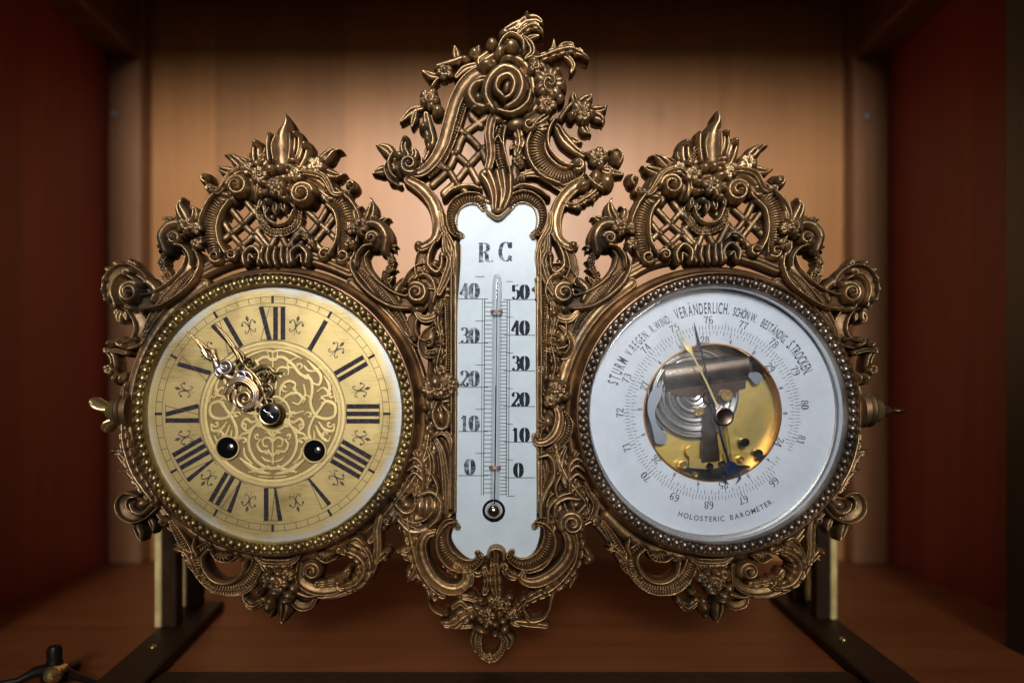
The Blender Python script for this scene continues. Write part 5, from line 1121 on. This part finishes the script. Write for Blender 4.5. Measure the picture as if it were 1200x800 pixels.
fs = [(k*n+i, k*n+(i+1) % n, (k+1)*n+(i+1) % n, (k+1)*n+i) for k in range(3) for i in range(n)]
b.add(vs, fs, True); b.add(vs[3*n:4*n], [tuple(range(n))], False)
plate = part('thermometer_plate', b, M['enamel'])
F = Flat(TH+.15)
for txt, y in (('40', 341), ('30', 393), ('20', 443.5), ('10', 496), ('0', 547)): digits(F, txt, tq(550 if txt != '0' else 550.5, y), 19 if txt != '0' else 19.5, thick=.10)
F.build('numerals', M['wornink'], plate); F = Flat(TH+.15)
for txt, y in (('50', 342), ('40', 384), ('30', 425.5), ('20', 468), ('10', 509.5), ('0', 550.5)): digits(F, txt, tq(609.5 if txt != '0' else 607.5, y), 17.5, thick=.105)
F.build('numerals', M['ink'], plate)
F = Flat(TH+.12); digits(F, 'R', tq(566, 296), 23, thick=.10); digits(F, 'C', tq(591, 295), 23, thick=.10)
for x, y in ((576.5, 306), (599, 305)): F.disc(tq(x, y), 1.2, 12)
F.build('lettering', M['wornink'], plate)
F = Flat(TH+.1); yb, yt = 577, 350.5
for i in range(5): y = 557-51.7*i; F.ribbon([tq(537, y), tq(572, y)], .42, False)
for i in range(6): y = 559.5-41.7*i; F.ribbon([tq(590, y), tq(627, y)], .42, False)
for i in range(5): y = 531-51.7*i; F.ribbon([tq(557, y), tq(568, y)], .4, False)
for i in range(6): y = 538.5-41.7*i; F.ribbon([tq(593, y), tq(601, y)], .4, False)
F.ribbon([tq(594, 581), tq(603, 581)], .4, False)
y = yb; 
while y > yt: F.ribbon([tq(567.5, y), tq(576.5, y)], .42, False); y -= 5.17
y = yb+2
while y > yt: F.ribbon([tq(586, y), tq(594.3, y)], .42, False); y -= 4.17
for x, w_ in ((565.3, .35), (568, .5), (594.4, .5), (597.2, .45)): F.ribbon([tq(x, yt), tq(x-1.4, yb+3)], w_, False)
F.build('scale', M['ink2'], plate)
g = lambda x, y, h: (lambda c: Vector((wx(c[0]), -h*U, wz(c[1]))))(un(x, y, h))
b = MB(); b.tube([g(583, 321.5, 1), g(582.9, 322.5, 1), g(582.8, 325, 1), g(582.6, 330, 1), g(582, 400, 1), g(580.6, 520, 1), g(579.6, 584, 1), g(579.2, 590, 1)], [.5*U, 3.4*U, 4.9*U, 5.4*U, 5.4*U, 5.4*U, 5.4*U, 4.5*U], 24)
b.build('glass_tube', M['tube'], plate)
b = MB(); b.tube([g(581.2, 452, 1), g(580.0, 560, 1), g(579.3, 590, 1)], .8*U, 8); b.build('mercury_thread', M['mercury'], plate)
b = MB(); b.tube([g(582.6, 330, .2), g(581.3, 452, .2)], .45*U, 8); b.build('tube_bore', M['ink2'], plate)
b = MB(); c = g(578.6, 598, 5); b.sphere(tuple(c), 8.8*U, 32, 20); b.build('mercury_bulb', M['mercury'], plate)
c = un(578.6, 598, -3); b = MB(); b.lathe(P([(13.4, -3.9), (13.4, -3.0), (12.4, -2.2), (10.6, -2.2), (10, -3.7)]), wx(c[0]), wz(c[1]), 64); b.build('bulb_ring', M['black'], plate)
for yy in (365, 547.5):
    b = MB(); x_ = 582.4-(yy-330)*.0115
    for dy in (-1.0, .9): b.tube([g(x_-6.4, yy+dy, -3), g(x_-5.6, yy+dy-.3, 4), g(x_-2, yy+dy, 7.4), g(x_+2, yy+dy, 7.4), g(x_+5.6, yy+dy, 4), g(x_+6.4, yy+dy-.4, -3)], .7*U, 8)
    b.build('tie_wire', M['wire'], plate)

# ------------------------------------------------------------------ barometer
BH = -9.0; DB = np.array(un(835.0, 483.3, BH)); KB = (D-BH)/D
bf = frames[1]
b = MB()
b.lathe(P([(81.5, BH-3), (81.5, BH-.3), (82.3, BH), (120, BH+.02), (145, BH), (145, BH-3)]), wx(DB[0]), wz(DB[1]), 200)
bd = part('barometer_dial', b, M['paper'])
b = MB(); bx_, bz_ = wx(BB[0]), wz(BB[1])
b.lathe(P([(152.4, 7), (149.5, 6.4), (148, 2), (147.5, BH-2), (144, BH-2.4)]), bx_, bz_, 200); part('inner_wall', b, M['steel'], bd)
b = MB(); b.lathe(P([(82.4, BH+.1), (81.9, BH+.9), (80.6, BH+.9), (80.2, BH-.2), (80.2, BH-16)]), wx(DB[0]), wz(DB[1]), 128); part('opening_rim', b, M['copperrim'], bd)
F = Flat(BH+.15); s0 = -2.4
def tick(F, a, r0, r1, w): F.ribbon([pol(DB, r0*KB, a), pol(DB, r1*KB, a)], w, False)
for i in range(-102, 63):
    a = s0+2.19*i
    if a < -246 + 10 or a > 118: continue
    tick(F, a, 97.2, 102.6 if i % 5 else 104.2, .30 if i % 10 else .45)
for i in range(-52, 26):
    a = -7+5.07*i
    if a < -240 or a > 112: continue
    tick(F, a, 90.8 if i % 4 else 88.6, 95.8, .34)
    tick(F, a+2.53, 93, 95.8, .28)
F.build('scale_ticks', M['ink2'], bd)
F = Flat(BH+.17)
for n_ in range(66, 82):
    a = s0+21.9*(n_-76); digits(F, str(n_), pol(DB, 108.5*KB, a), 9.2, a, thick=.065, thin=.03, sp=.62)
for n_, a in ((28, -6), (29, 52), (27, -68.4), (26, -129.5), (25, 171.5), (24, 114)): digits(F, str(n_), pol(DB, 85.6*KB, a), 9, a, thick=.065, thin=.03, sp=.62)
for n0 in (28, 27, 26, 25, 24):
    a0 = -6-61*(28-n0)
    for k_, off in (('4', 20.3), ('8', 40.6)):
        if n0 == 24 and k_ == '4': pass
        digits(F, k_, pol(DB, 85.2*KB, a0+off), 5.2, a0+off, thick=.09, thin=.04)
for k_, off in (('4', 20.3), ('8', 40.6)): digits(F, k_, pol(DB, 85.2*KB, 52+off-2), 5.2, 52+off-2, thick=.09, thin=.04)
F.build('scale_numerals', M['ink3'], bd)
_gl = {}; CAP = .64
def glyph(ch):
    if ch in _gl: return _gl[ch]
    cu = bpy.data.curves.new('glyph', 'FONT'); cu.body = ch; cu.size = 1.0; cu.resolution_u = 3; cu.offset = .012
    o = bpy.data.objects.new('glyph', cu); C.objects.link(o); bpy.context.view_layer.update()
    dg = bpy.context.evaluated_depsgraph_get(); me = bpy.data.meshes.new_from_object(o.evaluated_get(dg))
    vs = [(v.co.x, v.co.y) for v in me.vertices]; fs = [tuple(p.vertices) for p in me.polygons]
    bpy.data.objects.remove(o); bpy.data.curves.remove(cu); bpy.data.meshes.remove(me)
    _gl[ch] = (vs, fs); return _gl[ch]
def arcword(text, c, r, a0, a1, H, sx, h, inside=False):
    """letters of height H between angles a0..a1 (deg clockwise from the top) on radius r of the baseline"""
    m = MB(); adv = []
    for ch in text:
        vs, fs = glyph(ch); w = (max(v[0] for v in vs)-min(v[0] for v in vs)) if vs else .3; adv.append(w+.13 if ch != ' ' else .30)
    tot = sum(adv); pos = 0
    for ch, w in zip(text, adv):
        f = (pos+w/2)/tot; a = math.radians(a0+(a1-a0)*f); pos += w
        vs, fs = glyph(ch)
        if not vs: continue
        mid = (max(v[0] for v in vs)+min(v[0] for v in vs))/2; out = []
        for x, y in vs:
            X = (x-mid)*sx*H/CAP; Y = y*H/CAP
            if not inside: px = c[0]+(r+Y)*math.sin(a)+X*math.cos(a); py = c[1]-(r+Y)*math.cos(a)+X*math.sin(a)
            else: px = c[0]+(r-Y)*math.sin(a)-X*math.cos(a); py = c[1]-(r-Y)*math.cos(a)-X*math.sin(a)
            out.append((wx(px), -h*U, wz(py)))
        m.add(out, fs, False)
    return m
for txt, a0, a1, r, H, sx in (('STURM', 285.5, 302, 115.5, 12, .42), ('V.REGEN.', 304, 321.5, 115.5, 9.6, .42), ('R.WIND.', 323, 336, 116, 9.4, .41), ('VERÄNDERLICH.', -21.5, 9.5, 116, 12, .385),
                              ('SCHÖN W.', 11.5, 25.5, 116, 9.4, .41), ('BESTÄNDIG.', 28.5, 46, 115.5, 9.4, .41), ('S.TROCKEN.', 48, 68, 115.5, 11.6, .405)):
    m = arcword(txt, DB, r*KB, a0, a1, H, sx, BH+.16); o = m.build('lettering', M['ink3'], bd)
m = arcword('HOLOSTERIC  BAROMETER.', DB, 127.5*KB, 199, 145, 5.6, .9, BH+.16, True); m.build('lettering', M['ink3'], bd)

# movement seen through the opening
mc = un(835, 483, BH-14); mx, mz = wx(mc[0]), wz(mc[1])
b = MB(); b.lathe(P([(0, BH-22), (84, BH-22), (84, BH-8)]), mx, mz, 96)
mv = part('movement', b, M['darksteel'])
mg = lambda x, y, h: (lambda c: (wx(c[0]), -h*U, wz(c[1])))(un(x, y, h))
def slab(name, pts, h, th, m, sm=False):
    if sm: pts = [tuple(p) for p in crom(pts, 1.5, True)[:-1]]
    q = [un(x, y, h) for x, y in pts]; n = len(q); b = MB()
    vs = [(wx(p[0]), -h*U, wz(p[1])) for p in q]+[(wx(p[0]), -(h-th)*U, wz(p[1])) for p in q]
    b.add(vs, [tuple(range(n)), tuple(range(2*n-1, n-1, -1))]+[(i, i+n, (i+1) % n+n, (i+1) % n) for i in range(n)], False)
    return b.build(name, m, mv)
disc = [(835+79*math.cos(math.radians(a)), 483+79*math.sin(math.radians(a))) for a in range(-28, 152, 4)]
slab('brass_plate', disc+[(770, 515), (800, 470), (870, 440)], BH-17, 2, M['movbrass'])
b = MB(); cc = un(814, 462, BH-10); L = []
for i in range(56): r = i; L.append((r, BH-11+1.3*math.sin(i*1.15)*(1 if i > 14 else .3)-(0 if i < 52 else (i-52)*1.4)))
b.lathe(P(L), wx(cc[0]), wz(cc[1]), 96); b.build('aneroid_capsule', M['steel'], mv)
# rolled steel spring plate
A, B_ = Vector(mg(779, 434, BH-4)), Vector(mg(877, 420, BH-4)); b = MB(); vs = []; n_ = 14; dn = Vector((.0, 0, -1))
for i in range(n_+1):
    a = math.pi*(.15+1.0*i/n_)
    for P_ in (A, B_): vs.append((P_.x, P_.y-.0048*math.sin(a)+.003, P_.z-.004+.0085*math.cos(a)-(0.006 if i == n_ else 0)))
b.add(vs, [(2*i, 2*i+1, 2*i+3, 2*i+2) for i in range(n_)]); b.build('spring_roll', M['roll'], mv)
slab('spring_leaf', [(779, 436), (828, 430), (878, 424), (877, 438), (872, 450), (858, 466), (846, 474), (830, 462), (800, 464), (784, 458)], BH-7, 1.4, M['darksteel'], True)
slab('lever', [(824, 478), (836, 474), (844, 540), (822, 542)], BH-6, 1.6, M['darksteel'])
slab('brass_bridge', [(808, 540), (842, 533), (868, 530), (870, 544), (808, 552)], BH-8, 2, M['movbrass'])
b = MB(); c_ = mg(811, 529, BH-7); b.lathe([(0, c_[1]-.0006), (7*U, c_[1]-.0006), (7.4*U, c_[1]+.0004), (7.4*U, c_[1]+.002)], c_[0], c_[2], 32); b.box(c_[0]-.0015, c_[0]+.0015, c_[1]-.0003, c_[1]+.001, c_[2]-.008, c_[2]); b.build('adjusting_cam', M['movbrass'], mv)
slab('zinc_bracket', [(760, 466), (766, 456), (776, 454), (774, 466), (768, 480), (769, 494), (775, 503), (782, 510), (779, 519), (769, 519), (766, 508), (763, 496), (759, 482)], BH-5, 1.6, M['greymetal'], True)
slab('zinc_bracket', [(875, 438), (888, 436), (894, 444), (886, 450), (880, 444)], BH-7, 1.6, M['greymetal'], True)
for (x, y, r, m_) in ((851, 463, 7.5, 'brass'), (833, 465, 9, 'darksteel'), (820, 482, 5, 'brass'), (801, 545, 5, 'brass'), (873, 518, 5.2, 'black'), (889, 531, 5, 'black'), (832, 546, 4, 'black'), (846, 543, 4, 'darksteel'), (815, 556, 3.4, 'brass'), (868, 538, 4, 'brass')):
    c_ = mg(x, y, BH-4.5); b = MB(); b.lathe([(0, c_[1]-.0004), (r*.45*U, c_[1]-.0004), (r*.5*U, c_[1]-.0012), (r*.9*U, c_[1]-.0012), (r*U, c_[1]-.0006), (r*U, c_[1]+.004)], c_[0], c_[2], 28); b.build('screw_head', M[m_], mv)
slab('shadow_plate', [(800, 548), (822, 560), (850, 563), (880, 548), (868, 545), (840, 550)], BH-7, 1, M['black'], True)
b = MB(); 
for dx in (0, 3.2): b.tube([mg(845+dx, 480, BH-2), mg(857+dx, 556, BH-2)], 1.0*U, 8)
b.build('brass_arm', M['movbrass'], mv)

# pressure hand (blued) and set hand (gilt)
def handp(name, m, pts_list, h, parent=None):
    b = MB()
    for pts, w in pts_list:
        q = crom([un(x, y, h) for x, y in pts], 1.5) if len(pts) > 2 else np.array([un(x, y, h) for x, y in pts]); n = len(q); ww = np.interp(np.linspace(0, 1, n), np.linspace(0, 1, len(w)), w)
        t = np.gradient(q, axis=0); t /= np.hypot(t[:, 0], t[:, 1])[:, None]; nn = np.stack([-t[:, 1], t[:, 0]], 1); a = q+nn*ww[:, None]; c = q-nn*ww[:, None]
        vs = [(wx(p[0]), -h*U, wz(p[1])) for p in a]+[(wx(p[0]), -(h+.5)*U, wz(p[1])) for p in q]+[(wx(p[0]), -h*U, wz(p[1])) for p in c]
        b.add(vs, [(i, i+1, n+i+1, n+i) for i in range(n-1)]+[(n+i, n+i+1, 2*n+i+1, 2*n+i) for i in range(n-1)], False)
    return part(name, b, m, parent)
hh = BH+4
ph = handp('pressure_hand', M['blued'], [([(813.5, 378), (818, 397), (820, 404)], [.3, 1.0, 1.6]), ([(817, 398), (819.5, 407), (822, 413)], [.3, 2.6, .5]), ([(820, 404), (833, 458), (838, 484)], [.8, 1.0, 2.2]), ([(838, 484), (846, 515), (855, 545)], [2, 1.4, 1.6])], hh)
b = MB(); c_ = mg(857, 549, hh); b.lathe([(0, c_[1]-.0004), (8*U, c_[1]-.0003), (8.6*U, c_[1]+.0002)], c_[0], c_[2], 32); b.build('counterweight', M['blued'], ph)
handp('crescent', M['blued'], [([(849, 556), (849, 562), (854, 567)], [2, 1.6, .4]), ([(865, 554), (867, 560), (863, 566)], [2, 1.6, .4])], hh+.2, ph)
handp('set_hand', M['goldhand'], [([(797.5, 387), (803, 401)], [.5, 1.1]), ([(802, 399), (808, 409), (812, 417)], [.3, 3.6, .5]), ([(804, 402), (826, 444), (841, 477)], [1.1, 1.1, 1.3])], 3.2)

# glass and its knob
b = MB(); b.lathe(P([(0, 7.0), (145.8, 7.0), (146, 7.0), (149.6, 5.8), (149.6, 5.2), (149.4, 5.2), (0, 5.2)]), bx_, bz_, 160); gl = part('barometer_glass', b, M['glass'])
kc = un(849, 488, 10); b = MB(); b.lathe(P([(0, 11.2), (8, 11.2), (9, 11.6), (10.6, 11.2), (11, 10), (10, 8.4), (7.5, 7.05), (0, 7.05)]), wx(kc[0]), wz(kc[1]), 48); part('setting_knob', b, M['darksteel'])
